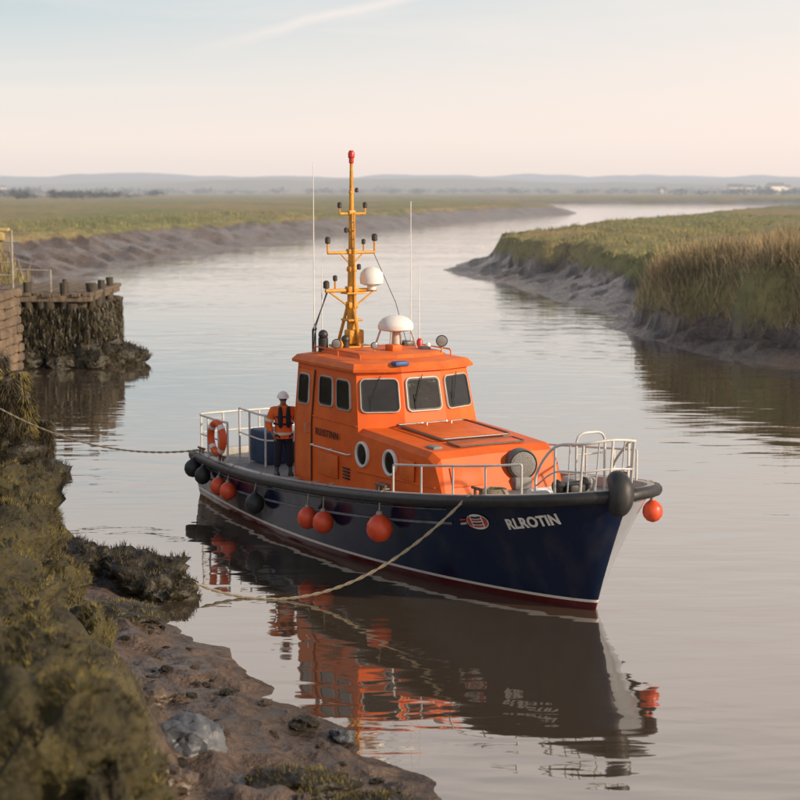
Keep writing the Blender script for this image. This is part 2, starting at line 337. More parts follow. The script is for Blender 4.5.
def woods():
    C=[]
    for (xa,xb,ya,yb,n) in ((-700,-330,1350,1700,190),(-900,900,1800,2500,460),(250,800,1300,1700,120),(-900,-420,1500,2100,220),(-330,-150,800,1050,130)):
        x=rng.uniform(xa,xb,n); y=rng.uniform(ya,yb,n); row=rng.uniform(0,1,n)<.8
        y=np.where(row,ya+(yb-ya)*np.round(rng.uniform(0,1,n)*3)/3+fbm(x/90,x*0,5,2)*60,y)
        C+=list(zip(x,y))
    C=np.array(C); z,g,d=terrain(C[:,0],C[:,1]); kp=d>8; C=C[kp]; z=z[kp]
    P=[];L_=[]
    for (x,y),h in zip(C,z):
        s=random.uniform(3,6.5)*(.6 if y<1150 else 1); k=44
        u=rng.normal(0,1,(k,3)); u/=np.linalg.norm(u,axis=1)[:,None]; u*=rng.uniform(.3,1,k)[:,None]
        P.append(np.stack([x+u[:,0]*s*1.9,y+u[:,1]*s,h+s*.55+u[:,2]*s*.6],1)); L_.append(np.full(k,s*.6))
    P=np.concatenate(P); L_=np.concatenate(L_)
    m=mat('woodland_leaves',(.07,.07,.035),(.03,.035,.018),rough=.9,scale=.1,island=True,haze=2400)
    o=blades('distant_woodland',P,L_,L_*1.1,m,lean=1.2,droop=.7); o['kind']='stuff'
woods()

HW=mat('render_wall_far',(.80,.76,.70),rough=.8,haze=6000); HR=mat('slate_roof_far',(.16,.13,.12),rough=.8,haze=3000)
for i,(x,y,s) in enumerate(((455,2280,1.4),(478,2300,1.2),(505,2260,1.6),(530,2310,1.2),(350,2250,1.0),(-560,2350,1.2))):
    z=float(terrain(np.array([x]),np.array([y]))[0][0])+2; e=empty('farmhouse',(x,y,z-.5),(0,0,.2*i))
    tag(e,'small pale farmhouse with pitched roof on the marsh','house','farm buildings on the far marsh')
    MB().add([(-7*s,-4*s,-3),(7*s,-4*s,-3),(7*s,4*s,-3),(-7*s,4*s,-3),(-7*s,-4*s,5.5*s),(7*s,-4*s,5.5*s),(7*s,4*s,5.5*s),(-7*s,4*s,5.5*s),(-7*s,0,8*s),(7*s,0,8*s)],[(0,1,5,4),(1,2,6,9,5),(2,3,7,6),(3,0,4,8,7)]).obj('wall',HW,e)
    MB().add([(-7.4*s,-4.6*s,5.3*s),(7.4*s,-4.6*s,5.3*s),(7.4*s,0,8.3*s),(-7.4*s,0,8.3*s),(-7.4*s,4.6*s,5.3*s),(7.4*s,4.6*s,5.3*s)],[(0,1,2,3),(3,2,5,4)]).obj('roof',HR,e,fix=False)

# ------------------------------------------------------------------ rocks & mounds
def rock(name,loc,size,m,seed,rough=.35,sub=4,fuzz=0,fl=.12,fm=None,fw=.015,label='',cat='rock',group=None,flat=0,hang=0):
    bm=bmesh.new(); bmesh.ops.create_icosphere(bm,subdivisions=sub,radius=1)
    off=Vector((seed*3.1,seed*1.7,seed*.9))
    for v in bm.verts:
        n=v.co.normalized()
        q=mnoise.fractal(n*1.3+off,.9,2.1,5)*rough+mnoise.noise(n*3+off)*rough*.45+mnoise.noise(n*7+off)*rough*.22
        c=mnoise.cell(n*1.6+off)*rough*.25*flat
        v.co=Vector((n.x*size[0],n.y*size[1],n.z*size[2]))*(1+q+c)
    me=bpy.data.meshes.new(name); bm.normal_update(); bm.to_mesh(me)
    pts=[(f.calc_center_median(),f.normal.copy(),f.calc_area()) for f in bm.faces]; bm.free()
    me.materials.append(m); me.shade_smooth(); me.set_sharp_from_angle(angle=math.radians(50 if not flat else 25))
    o=bpy.data.objects.new(name,me); COL.objects.link(o); o.location=loc
    tag(o,label,cat,group)
    if fuzz:
        A=np.array([a for _,_,a in pts]); idx=rng.choice(len(pts),fuzz,p=A/A.sum())
        P=np.array([pts[i][0][:] for i in idx])+rng.normal(0,.02,(fuzz,3))*max(size); Nn=np.array([pts[i][1][:] for i in idx])
        cl=np.array([mnoise.noise(Vector(p)*3.0/max(.6,max(size))+off) for p in P])
        kp=(Nn[:,2]>-.35)&(cl>-.14); P=P[kp];Nn=Nn[kp]; cl=cl[kp]
        b=blades('moss_cover',P,rng.uniform(fl*.3,fl,len(P))*(1+1.2*cl),fw,fm,lean=.45,nrm=Nn,parent=o,droop=hang); b['kind']='stuff'
    return o
def gz(x,y): return float(terrain(np.array([x]),np.array([y]))[0][0])
WL='dark seaweed covered boulder at the water edge'
rock('weed_covered_rock',(-5.0,31.3,.15),(.95,.7,.5),WEED,1,.45,fuzz=6000,fl=.12,fm=WEEDB,fw=.02,hang=1.2,label=WL)
rock('weed_covered_rock',(-6.0,31.9,.2),(.7,.7,.55),WEED,2,.45,fuzz=5000,fl=.12,fm=WEEDB,fw=.02,hang=1.2,label=WL)
rock('weed_covered_rock',(-4.35,30.7,.05),(.5,.5,.36),WEED,3,.4,fuzz=2500,fl=.1,fm=WEEDB,fw=.02,hang=1.2,label=WL)
rock('mossy_mound',(-7.85,34.5,.35),(.85,1.2,.8),MOSS,4,.4,fuzz=14000,fl=.12,fm=MOSSB,label='mossy hummock on the river bank',cat='mound')
rock('mossy_mound',(-8.8,37.5,.45),(.9,1.4,.9),MOSS,5,.4,fuzz=14000,fl=.12,fm=MOSSB,label='mossy hummock on the river bank',cat='mound')
rock('weed_draped_mound',(-10.9,45.0,.3),(1.35,1.5,.95),WEED,6,.3,fuzz=9000,fl=.2,fm=WEEDB,fw=.03,hang=1.2,label='dark weed draped mound beside stone pier',cat='mound')
rock('weed_covered_rock',(-9.7,44.3,.05),(.7,.8,.45),WEED,7,.35,fuzz=4000,fl=.15,fm=WEEDB,fw=.02,hang=1.2,label='wet dark rock at the foot of the mossy mound')
TL='rounded brown green moss lump on the bank'
for i,(x,y,z,a,b_,c,f) in enumerate(((-2.75,12.6,2.95,.58,.55,.85,18000),(-2.15,12.2,2.65,.34,.4,.6,9000),(-3.2,13.8,2.7,.5,.55,.6,12000),(-2.5,14.6,2.15,.42,.5,.45,9000),(-3.8,16.2,2.5,.72,.75,.65,15000),(-3.0,17.0,1.75,.36,.5,.42,8000),(-4.7,19.5,2.1,.62,.8,.62,12000),(-3.9,19.0,1.6,.35,.5,.4,7000),(-5.6,22.0,2.0,.8,1.0,.6,13000),(-4.5,23.0,1.3,.45,.6,.35,7000),(-5.2,24.6,1.2,.5,.6,.4,7000),(-6.6,26.5,1.7,.9,1.0,.6,11000),(-5.9,28.2,.9,.5,.6,.4,6000),(-2.0,11.0,2.8,.36,.4,.5,7000))):
    rock('mossy_lump',(x,y,z),(a,b_,c),MOSS,80+i,.46,fuzz=f,fl=.08,fm=MOSSB,fw=.011,hang=.5,label=TL,cat='moss lump',group='moss lumps on the near bank')
for i,(x,y,sx,sy,sz,mm) in enumerate(((-2.72,20.6,.44,.38,.36,'s'),(-2.6,18.2,.3,.3,.2,'b'),(-1.25,19.6,.6,.42,.2,'m'),(-3.4,21.6,.35,.3,.18,'b'),(-4.9,28.4,.7,.6,.2,'m'),(-.3,18.8,.5,.35,.15,'m'),(-1.0,16.6,.45,.4,.2,'b'),(-3.9,23.4,.4,.4,.2,'m'))):
    z=max(gz(x,y),-.05)+sz*.15
    if mm=='s': rock('grey_boulder',(x,y,z),(sx,sy,sz),STONE,20+i,.25,flat=.7,label='weathered blue grey boulder lying on the bank',group='stones on the muddy shore')
    elif mm=='b': rock('mud_covered_rock',(x,y,z),(sx,sy,sz),BROWNSTONE,20+i,.4,flat=.3,label='brown rock half sunk in mud',group='stones on the muddy shore')
    else: rock('mossy_rock',(x,y,z),(sx,sy,sz),WEED,20+i,.35,fuzz=5000,fl=.07,fm=MOSSB,fw=.01,label='low moss topped rock in the mud',group='stones on the muddy shore')
protos=[rock('broken_stone',(0,0,0),(1,.8,.55),(BROWNSTONE,WEED,BROWNSTONE,STONE,WEED)[i],150+i,.45,sub=3,flat=1,label='small broken stone lying on wet mud',cat='stone',group='small broken stones on the mud') for i in range(5)]
cnt=0; first=set()
while cnt<130:
    y=random.uniform(15,30); x=np.interp(y,[13,18.2,20.7,24.4,28.8,30.6],[4.8,2.0,.31,-1.8,-4.3,-4.6])-random.uniform(.1,4.0)
    zz=gz(x,y)
    if x/y<-.17 or zz<-.03: continue
    pi_=cnt%5; sc_=random.uniform(.04,.13) if random.random()<.88 else random.uniform(.16,.24)
    if pi_ not in first: o=protos[pi_]; first.add(pi_)
    else:
        o=protos[pi_].copy(); COL.objects.link(o)
    o.location=(x,y,zz+sc_*.15); o.scale=(sc_,sc_,sc_*random.uniform(.7,1.1)); o.rotation_euler=(random.uniform(-.3,.3),random.uniform(-.3,.3),random.uniform(0,6.28)); cnt+=1

def wpost(x,y,h,r,i,z0=0,grp='weed draped posts of the old pier',nb=3200):
    pts=[(random.uniform(-.05,.05),random.uniform(-.05,.05),-.8+(h+.8)*t/8) for t in range(9)]
    o=MB().tube(pts,[r*random.uniform(.85,1.25) for _ in range(8)]+[r*.7],10).obj('weed_draped_post',DTIMBER,None,loc=(x,y,z0),angle=60)
    tag(o,'old pier post draped in hanging brown weed','post',grp)
    n=nb; a=rng.uniform(0,2*np.pi,n); zz=rng.uniform(.2,h,n); nn=np.stack([np.cos(a),np.sin(a),zz*0-.6],1)
    P=np.stack([np.cos(a)*r*.95,np.sin(a)*r*.95,zz],1)
    bl=blades('hanging_weed',P,rng.uniform(.08,.3,n),.03,MOSSB if i%2 else WEEDB,lean=.3,nrm=nn,parent=o,droop=1.8); bl['kind']='stuff'
for i,(x,y,h,r) in enumerate(((-9.7,44.9,1.4,.2),(-10.1,44.6,2.1,.24),(-10.55,44.4,2.6,.27),(-11.0,44.3,2.9,.3),(-11.5,44.3,3.2,.3),(-10.4,45.2,2.7,.24),(-11.0,45.4,3.1,.26),(-11.7,45.0,3.9,.34))): wpost(x,y,h,r,i)
for i,(x,y) in enumerate(((-5.6,26.6),(-5.1,25.8),(-7.6,32.6),(-7.0,31.6))):
    z=gz(x,y); h=random.uniform(.5,.9)
    o=MB().tube([(random.uniform(-.03,.03),random.uniform(-.03,.03),-.3+(h+.3)*t/5) for t in range(6)],[.15,.13,.14,.12,.13,.09],9).obj('rotten_stump',DTIMBER,None,loc=(x,y,z),rot=(random.uniform(-.15,.15),random.uniform(-.15,.15),0),angle=60)
    tag(o,'short rotten timber stump standing in moss','stump','rotten stumps on the bank')

# ------------------------------------------------------------------ quay, pier, jetty
q=empty('quay',(-17.2,75.6,0)); tag(q,'old weed hung timber and stone quay end','quay')
MB().box((0,0,.95),(7.2,7.2,3.9),bev=.15).obj('wall',mat('quay_wall',(.12,.09,.06),(.025,.021,.014),rough=.85,scale=1.2,bump=.12,bscale=3),q)
b=MB()
for i in range(18): b.box((-3.6+i*.43,random.uniform(-.1,.05),3.12+random.uniform(-.03,.03)),(.40,7.9+random.uniform(-.2,.2),.16),rot=(0,0,random.uniform(-.01,.01)),bev=.03,seg=1)
b.box((0,-3.85,2.95),(7.6,.22,.26),bev=.03); b.box((3.75,0,2.95),(.22,7.6,.26),bev=.03)
b.obj('deck',TIMBER,q)
def pile(x,y,h,r):
    pts=[(x+random.uniform(-.07,.07),y+random.uniform(-.04,.04),-1.2+(h+1.2)*t/6) for t in range(7)]
    MB().tube(pts,[r*random.uniform(.8,1.3) for _ in range(7)],8).obj('pile',DTIMBER,q,angle=60)
for i in range(24): pile(-3.5+i*.31+random.uniform(-.08,.08),-3.76,random.uniform(2.4,3.1) if i%5 else random.uniform(3.4,3.8),random.uniform(.15,.23))
for i in range(15): pile(3.75,-3.2+i*.48+random.uniform(-.1,.1),random.uniform(2.3,3.1) if i%5 else 3.6,random.uniform(.15,.22))
n=16000; f=rng.uniform(0,1,n)<.6; px=np.where(f,rng.uniform(-3.6,3.8,n),3.96+rng.uniform(-.05,.1,n)); py=np.where(f,-3.96+rng.uniform(-.1,.05,n),rng.uniform(-3.7,3.5,n)); pz=rng.uniform(.0,1,n)**1.4*2.6
bl=blades('hanging_weed',np.stack([px,py,pz],1),rng.uniform(.12,.45,n),.05,WEEDB,lean=.2,parent=q,droop=1.9); bl['kind']='stuff'
MB().tube([(2.6,-3.0,3.2),(2.6,-3.0,3.75)],.1,8).obj('bollard',DTIMBER,q)
MB().tube([(1.0,-3.1,3.2),(1.0,-3.1,3.6)],.09,8).obj('bollard',DTIMBER,q)
for i,(x,y,s) in enumerate(((-13.0,72.3,.75),(-12.3,72.6,.65),(-11.8,73.5,.5),(-13.2,71.4,.55),(-14.6,71.2,.5),(-12.6,74.2,.8),(-16,71.2,.5),(-12.0,73.2,.6),(-13.6,71.9,.8))):
    rock('quay_rubble_rock',(x,y,.25),(s*1.2,s,s*.9),WEED,60+i,.45,sub=3,fuzz=1200,fl=.18,fm=WEEDB,fw=.05,hang=1.2,label='dark weed covered rubble block at quay foot',group='rubble at the foot of the quay')
rl=empty('handrail_frame',(-17.6,72.6,3.18)); tag(rl,'rusty yellow railing frame standing on the quay','railing')
b=MB()
for x in (-.9,.75): b.tube([(x,0,0),(x,0,2.7)],.05,8)
for z in (.75,1.3): b.tube([(-.9,0,z),(.75,0,z)],.03,6)
b.tube([(.75,0,1.0),(2.4,0,.95)],.03,6); b.tube([(2.4,0,.0),(2.4,0,1.0)],.04,6)
b.tube([(-.9,0,2.2),(1.1,0,2.2)],.04,6); b.obj('post_frame',mat('pale_galvanised',(.4,.37,.32),(.25,.22,.18),rough=.6),rl)
MB().box((-.3,0,2.72),(1.9,.5,.14),bev=.03).box((.2,-.05,2.45),(.5,.35,.42),bev=.05).obj('top_platform',mat('faded_yellow_steel',(.50,.38,.16),(.3,.22,.1),rough=.7,scale=4),rl)
j=empty('jetty',(-24.2,73.5,0)); tag(j,'old timber jetty walkway with trestle legs','jetty')
MB().box((0,0,3.0),(6.2,2.2,.22),bev=.03).obj('deck',TIMBER,j)
for x in (-2.8,-.6,1.8):
    for y in (-.9,.9): MB().tube([(x,y,-1),(x,y,2.9)],.15,8).obj('leg',DTIMBER,j)
p_=empty('stone_pier',(-12.4,48.2,0)); tag(p_,'weathered brown stone pier with block courses','pier')
b=MB(); b.box((0,0,2.1),(2.2,2.4,5.2),bev=.05)
for c in range(19):
    z=-.3+c*.272
    for a in range(5):
        for bb in range(5):
            if 0<a<4 and 0<bb<4: continue
            b.box((-.95+a*.47+random.uniform(-.05,.05),-1.0+bb*.5+random.uniform(-.05,.05),z+random.uniform(-.015,.015)),(.5*random.uniform(.85,1.05),.52,.265),rot=(random.uniform(-.03,.03),random.uniform(-.03,.03),random.uniform(-.05,.05)),bev=.06,seg=1)
b.obj('masonry',mat('pier_stone',(.24,.17,.11),(.06,.045,.03),rough=.85,scale=1.0,bump=.08,bscale=6),p_)
rock('weed_draped_mound',(-12.6,46.2,.8),(1.2,1.4,1.6),MOSS,77,.3,fuzz=9000,fl=.25,fm=MOSSB,fw=.03,hang=1.5,label='moss hung mound against the stone pier',cat='mound')

# ------------------------------------------------------------------ BOAT
BO=Vector((.035,35.8,0)); BA=math.radians(-60.2)
boat=empty('lifeboat',BO,(0,0,BA)); tag(boat,'orange and navy lifeboat moored on calm estuary water','boat')
BM=Matrix.Translation(BO)@Matrix.Rotation(BA,4,'Z')
def W(p): return BM@Vector(p)
XA=-7.4
def xst(z): return 7.1+.95*max(0,z/2.35)**1.2 if z>=0 else 7.1+z*.6
def zs(x): return 1.43+.08*x+.0043*x*x
def yd(s):
    if s<.4: return 1.80+.52*math.sin(math.pi/2*s/.4)
    t=(s-.4)/.6; return 2.32*max(0,1-t**3.2)**.50
def yw(s):
    if s<.4: return 1.62+.5*math.sin(math.pi/2*s/.4)
    t=(s-.4)/.6; return 2.12*max(0,1-t**2.0)**.85
def hy(s,z,zt):
    if z<0: return yw(s)*max(.05,1+z/1.6)
    w=min(1,z/zt)**.95; return yw(s)*(1-w)+yd(s)*w
def hull_pt(x,z):
    s=(x-XA)/(xst(z)-XA); s=min(1,s); return hy(s,z,zs(x))
NZ=18
sv=[.5*(i/30)  for i in range(30)]+[.5+.5*math.sin(math.pi/2*i/60) for i in range(61)]
def hcol(s):
    xd=XA+s*(8.05-XA); zt=zs(xd); c=[]
    for j in range(NZ+1):
        z=-.7+(zt+.7)*j/NZ; c.append((XA+s*(xst(z)-XA),hy(s,z,zt),z))
    return c
cols=[hcol(s) for s in sv]
b=MB()
for sg in (-1,1):
    V_=[(x,y*sg,z) for c in cols for x,y,z in c]; F_=[]
    for i in range(len(cols)-1):
        for jx in range(NZ):
            a=i*(NZ+1)+jx; F_.append((a,a+1,a+NZ+2,a+NZ+1))
    b.add(V_,F_)
c0=cols[0]; b.add([(x,-y,z) for x,y,z in c0]+[(x,y,z) for x,y,z in c0],[(i,i+1,NZ+2+i,NZ+1+i) for i in range(NZ)])
def hull_mat():
    m=bpy.data.materials.new('navy_hull_paint_bow_sheen'); m.use_nodes=True; nt=m.node_tree;N=nt.nodes;L=nt.links;p=N['Principled BSDF']
    tc=N.new('ShaderNodeTexCoord'); sp=N.new('ShaderNodeSeparateXYZ'); L.new(tc.outputs['Object'],sp.inputs[0])
    mr=N.new('ShaderNodeMath'); mr.operation='DIVIDE'; L.new(sp.outputs[2],mr.inputs[0]); mr.inputs[1].default_value=2.0
    r=N.new('ShaderNodeValToRGB'); r.color_ramp.interpolation='CONSTANT'; e=r.color_ramp.elements
    e[0].position=0; e[0].color=(.085,.012,.012,1); e[1].position=.075; e[1].color=(.62,.59,.54,1)
    x=e.new(.102); x.color=(.006,.012,.036,1)
    L.new(mr.outputs[0],r.inputs[0])
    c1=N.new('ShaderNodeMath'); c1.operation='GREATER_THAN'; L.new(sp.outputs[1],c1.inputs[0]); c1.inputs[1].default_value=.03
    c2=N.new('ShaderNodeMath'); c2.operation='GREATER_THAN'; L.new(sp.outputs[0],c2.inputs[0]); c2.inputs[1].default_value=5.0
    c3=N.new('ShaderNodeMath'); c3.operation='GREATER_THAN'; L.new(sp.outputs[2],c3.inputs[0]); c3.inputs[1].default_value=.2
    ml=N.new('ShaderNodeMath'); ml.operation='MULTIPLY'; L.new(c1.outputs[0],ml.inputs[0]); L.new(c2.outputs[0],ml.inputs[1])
    sheen_mask=N.new('ShaderNodeMath'); sheen_mask.operation='MULTIPLY'; L.new(ml.outputs[0],sheen_mask.inputs[0]); L.new(c3.outputs[0],sheen_mask.inputs[1])
    wx=N.new('ShaderNodeMix'); wx.data_type='RGBA'; L.new(sheen_mask.outputs[0],wx.inputs[0]); L.new(r.outputs[0],wx.inputs[6]); wx.inputs[7].default_value=(.32,.34,.38,1)  # pale grey on the port bow: bright sky reflection painted into the hull colour
    n=N.new('ShaderNodeTexNoise'); n.inputs['Scale'].default_value=1.5; n.inputs['Detail'].default_value=7
    mp=N.new('ShaderNodeMapping'); mp.inputs['Scale'].default_value=(1.6,1.6,.6); L.new(tc.outputs['Object'],mp.inputs[0]); L.new(mp.outputs[0],n.inputs['Vector'])
    mx=N.new('ShaderNodeMix'); mx.data_type='RGBA'; mx.inputs[7].default_value=(.09,.08,.07,1)
    q=N.new('ShaderNodeMapRange'); q.inputs[1].default_value=.48; q.inputs[2].default_value=.85; q.inputs[4].default_value=.3; L.new(n.outputs[0],q.inputs[0]); L.new(q.outputs[0],mx.inputs[0]); L.new(wx.outputs[2],mx.inputs[6]); L.new(mx.outputs[2],p.inputs['Base Color'])
    q2=N.new('ShaderNodeMapRange'); q2.inputs[3].default_value=.08; q2.inputs[4].default_value=.3; L.new(n.outputs[0],q2.inputs[0]); L.new(q2.outputs[0],p.inputs['Roughness'])
    n3=N.new('ShaderNodeTexNoise'); n3.inputs['Scale'].default_value=.9; L.new(tc.outputs['Object'],n3.inputs['Vector'])
    b=N.new('ShaderNodeBump'); b.inputs['Distance'].default_value=.03; L.new(n3.outputs[0],b.inputs['Height']); L.new(b.outputs[0],p.inputs['Normal'])
    return m
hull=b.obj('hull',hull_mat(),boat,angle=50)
b=MB(); dk=[]
for s in sv[:-2]:
    x=XA+s*(8.05-XA); z=zs(x); y=max(yd(s),.02); dk.append((x,y,z))
for sg in (-1,1):
    V_=[];F_=[]
    for (x,y,z) in dk:
        yi=max(y-.16,.01); V_+=[(x,sg*y,z),(x,sg*y,z+.05),(x-.0,sg*yi,z+.05),(x,sg*yi,z-.16)]
    for i in range(len(dk)-1):
        for k_ in range(3): F_.append((4*i+k_,4*i+k_+1,4*i+k_+5,4*i+k_+4))
    b.add(V_,F_)
x,y,z=dk[0]; b.box((x+.05,0,z-.03),(.14,2*y,.2),bev=.01)
b.obj('bulwark',LGREY,boat)
b=MB(); V_=[];F_=[]
for (x,y,z) in dk:
    yi=max(y-.14,.01); V_+=[(x,-yi,z-.14),(x,0,z-.09),(x,yi,z-.14)]
for i in range(len(dk)-1): F_+=[(3*i,3*i+1,3*i+4,3*i+3),(3*i+1,3*i+2,3*i+5,3*i+4)]
b.add(V_,F_).obj('deck',GREY,boat)
def deckz(x): return zs(x)-.12
pts=[(x,-y-.05,z-.06) for x,y,z in dk]+[(8.12,0,zs(8.05)-.06)]+[(x,y+.05,z-.06) for x,y,z in dk[::-1]]
MB().tube([(-7.46,0,zs(-7.4)-.06)]+pts+[(-7.46,0.01,zs(-7.4)-.06)],.11,10).obj('rubber_fender_strip',BLACK,boat,angle=60)
SPM=mat('strake_paint',(.24,.25,.28),(.10,.10,.12),rough=.35)
for sg in (-1,1):
    for dz,rr in ((.52,.026),(.24,.013)):
        pts=[]
        for i in range(60):
            x=-7.3+i*(12.2/59); z=zs(x)-dz; pts.append((x,sg*(hull_pt(x,z)+.008),z))
        MB().tube(pts,rr,6).obj('rubbing_strake',SPM,hull)
# compact rubber roller over the stem
MB().tube(smooth_path([(8.03,-.30,2.08),(8.12,-.30,2.13),(8.17,-.28,2.28),(8.13,-.26,2.44),(8.0,-.24,2.55),(7.84,-.23,2.58)],k=3),[.10,.155,.19,.205,.215,.22,.22,.22,.22,.22,.215,.205,.195,.175,.145,.10],16).obj('bow_fender',BLACK,boat,angle=60)
def text_mesh(body,size,off=.022,sp=1.0):
    cu=bpy.data.curves.new('t','FONT'); cu.body=body; cu.size=size; cu.extrude=.004; cu.align_x='CENTER'; cu.align_y='CENTER'; cu.resolution_u=4; cu.space_character=sp
    cu.offset=size*off
    o=bpy.data.objects.new('t',cu); COL.objects.link(o); dg=bpy.context.evaluated_depsgraph_get(); dg.update()
    me=bpy.data.meshes.new_from_object(o.evaluated_get(dg)); bpy.data.objects.remove(o); return me
def hull_map(x0,z0,rise=0):
    xs=[4.5+.02*i for i in range(int((xst(z0)-4.52)/.02))]; ys_=[hull_pt(x,z0) for x in xs]; arc=[0]
    for i in range(1,len(xs)): arc.append(arc[-1]+math.hypot(xs[i]-xs[i-1],ys_[i]-ys_[i-1]))
    a0=np.interp(x0,xs,arc)
    def f(u,v,o):
        x=float(np.interp(a0+u,arc,xs)); z=z0+v+rise*u; y=hull_pt(x,z)
        return (x,-(y+.012+o),z)
    return f
def place_mesh(me,f,name,m,parent):
    for v in me.vertices: v.co=f(v.co.x,v.co.y,v.co.z)
    me.materials.clear(); me.materials.append(m); me.update()
    for p in me.polygons: p.material_index=0
    o=bpy.data.objects.new(name,me); COL.objects.link(o); o.parent=parent; return o
LETW=mat('white_lettering',(.78,.77,.73),rough=.4)
place_mesh(text_mesh('RLROTIN',.27,.035,1.05),hull_map(6.72,1.68,.20),'name_lettering',LETW,hull)
fm=hull_map(5.58,1.54,.14)
def disc(name,shape,m,o):
    bm=bmesh.new(); V2=[bm.verts.new((*p,0)) for p in shape]; bm.faces.new(V2); bmesh.ops.triangulate(bm,faces=bm.faces); me=bpy.data.meshes.new(name); bm.to_mesh(me); bm.free()
    for v in me.vertices: v.co.z=o
    return place_mesh(me,fm,name,m,hull)
def arcp(rx,ry,a0,a1,n=10): return [(rx*math.cos(a0+(a1-a0)*i/n),ry*math.sin(a0+(a1-a0)*i/n)) for i in range(n+1)]
ER=mat('emblem_red',(.50,.06,.05),rough=.4); EN=mat('emblem_navy',(.02,.03,.08),rough=.4)
disc('emblem_badge',arcp(.27,.15,0,2*math.pi,28)[:-1],LETW,.002)
for x0,x1_,mm in ((-.245,-.15,ER),(.15,.245,ER)):
    def hh(x): return .143*math.sqrt(max(0,1-(x/.26)**2))
    disc('emblem_ring_block',[(x0,-hh(x0)),(x1_,-hh(x1_)),(x1_,hh(x1_)),(x0,hh(x0))],mm,.007)
for zz,hgt,mm in ((.085,.020,EN),(.03,.018,ER),(-.028,.018,EN),(-.085,.020,ER)):
    disc('emblem_bar',[(-.12,zz-hgt),(0,zz-hgt-.008),(.12,zz-hgt+.004),(.12,zz+hgt),(0,zz+hgt-.008),(-.12,zz+hgt)],mm,.009)
disc('emblem_wave',[(-.46,-.06),(-.29,-.05),(-.285,-.005),(-.44,-.02)],LGREY,.006)
disc('emblem_wave',[(-.44,.02),(-.285,.03),(-.275,.065),(-.42,.055)],ER,.006)

# ---- wheelhouse
def plan(off,zf=0,side=0):
    base=[(-2.2,-1.45),(.5,-1.42),(.86,-.5),(.86,.5),(.5,1.42),(-2.2,1.45)]
    out=[]
    for x,y in base:
        nx=x+off*(1 if x>0 else -1)+(zf if x>0 else 0); ny=y+(off+side)*(1 if y>0 else -1)*(1 if abs(y)>1 else .4); out.append((nx,ny))
    return out
def ringz(pl,z): return [(x,y,z) for x,y in pl]
TS=-.06; TF=-.05
wh=MB().loft([ringz(plan(0,.26,.06),1.2),ringz(plan(0,.24,.05),2.55),ringz(plan(0,TF,TS),3.82)]).obj('wheelhouse',ORANGE,boat,angle=12)
roof=MB().loft([ringz(plan(-.02,TF,TS+.02),3.78),ringz(plan(.09,TF,TS+.02),3.81),ringz(plan(.10,TF,TS+.02),3.87),ringz(plan(-.02,TF),3.98),ringz(plan(-.36,TF),4.05),ringz(plan(-.42,TF),4.12),ringz(plan(-.50,TF),4.14)]).obj('roof',ORANGE2,wh,angle=12)
def rrect(q,x0,x1,y0,y1,r,off,n=5):
    bl,br,tr,tl=[Vector(p) for p in q]; W0=(br-bl).length; H0=((tl-bl).length+(tr-br).length)/2
    N_=(((br-bl).cross(tl-bl)).normalized()+((tr-tl).cross(tr-br)).normalized()).normalized()
    pts=[]
    for cx,cy,a0 in ((x1-r,y0+r,-90),(x1-r,y1-r,0),(x0+r,y1-r,90),(x0+r,y0+r,180)):
        for i in range(n+1):
            a=math.radians(a0+90*i/n); u=(cx+r*math.cos(a))/W0; v=(cy+r*math.sin(a))/H0
            p=(bl*(1-u)+br*u)*(1-v)+(tl*(1-u)+tr*u)*v
            pts.append(p+N_*off)
    return pts
def window(q,x0,x1,y0,y1,parent,r=.09,fw=.028,name='window',lift=.012):
    g=rrect(q,x0,x1,y0,y1,r,.012+lift); g0=rrect(q,x0,x1,y0,y1,r,-.03)
    o=MB().loft([g0,g],cap0=False).obj(name,GLASS,parent,angle=20)
    def rr(e,z): return rrect(q,x0-e,x1+e,y0-e,y1+e,r+e,z+lift)
    MB().loft([rr(fw+.012,-.03),rr(fw+.012,.016),rr(fw,.028),rr(.012,.028),rr(.012,.018),rr(0,.018),rr(0,0)],cap0=False,cap1=False).obj('frame',[PFRAME],o,angle=30)
    MB().loft([rr(.012,.010),rr(.012,.024),rr(-.022,.022),rr(-.022,.010)],cap0=False,cap1=False).obj('gasket',FRAME,o,angle=30); return o
def quad(i,k_,z0=2.55,z1=3.82):
    A=plan(0,.24,.05); B=plan(0,TF,TS); a,b_=A[i],A[k_]; c,d=B[k_],B[i]; return [(*a,z0),(*b_,z0),(*c,z1),(*d,z1)]
qs=quad(0,1); qf1=quad(1,2); qf2=quad(2,3); qf3=quad(3,4); qp=quad(4,5)
window(qs,1.22,1.82,.46,1.05,wh); window(qs,2.06,2.64,.46,1.05,wh)
window(qf1,.10,.90,.46,1.12,wh,lift=.02); window(qf2,.10,.92,.46,1.12,wh,lift=.02); window(qf3,.08,.88,.46,1.12,wh,lift=.02)
window(qp,.3,.95,.48,1.05,wh); window(qp,1.2,1.8,.48,1.05,wh)
qa=[(-2.2,1.45,1.3),(-2.2,-1.45,1.3),(-2.2,-1.4,3.8),(-2.2,1.4,3.8)]
window(qa,1.9,2.6,1.6,2.25,wh)
for Q,cx in ((qf1,.5),(qf2,.5),(qf3,.5)):
    bl,br,tr_,tl=[Vector(p) for p in Q]; U=(br-bl).normalized(); N_=U.cross(tl-bl).normalized(); Vv=N_.cross(U).normalized()
    a_=bl+U*cx+Vv*1.2+N_*.075; c_=bl+U*(cx-.22)+Vv*.62+N_*.065
    MB().tube([a_,c_],.010,5).tube([c_-Vv*.14,c_+Vv*.18],.009,5).obj('wiper',BLACK,wh)
def sy(z): return -1.51+(0.01*(z-1.2)/1.35 if z<2.55 else .01+.11*(z-2.55)/1.27)
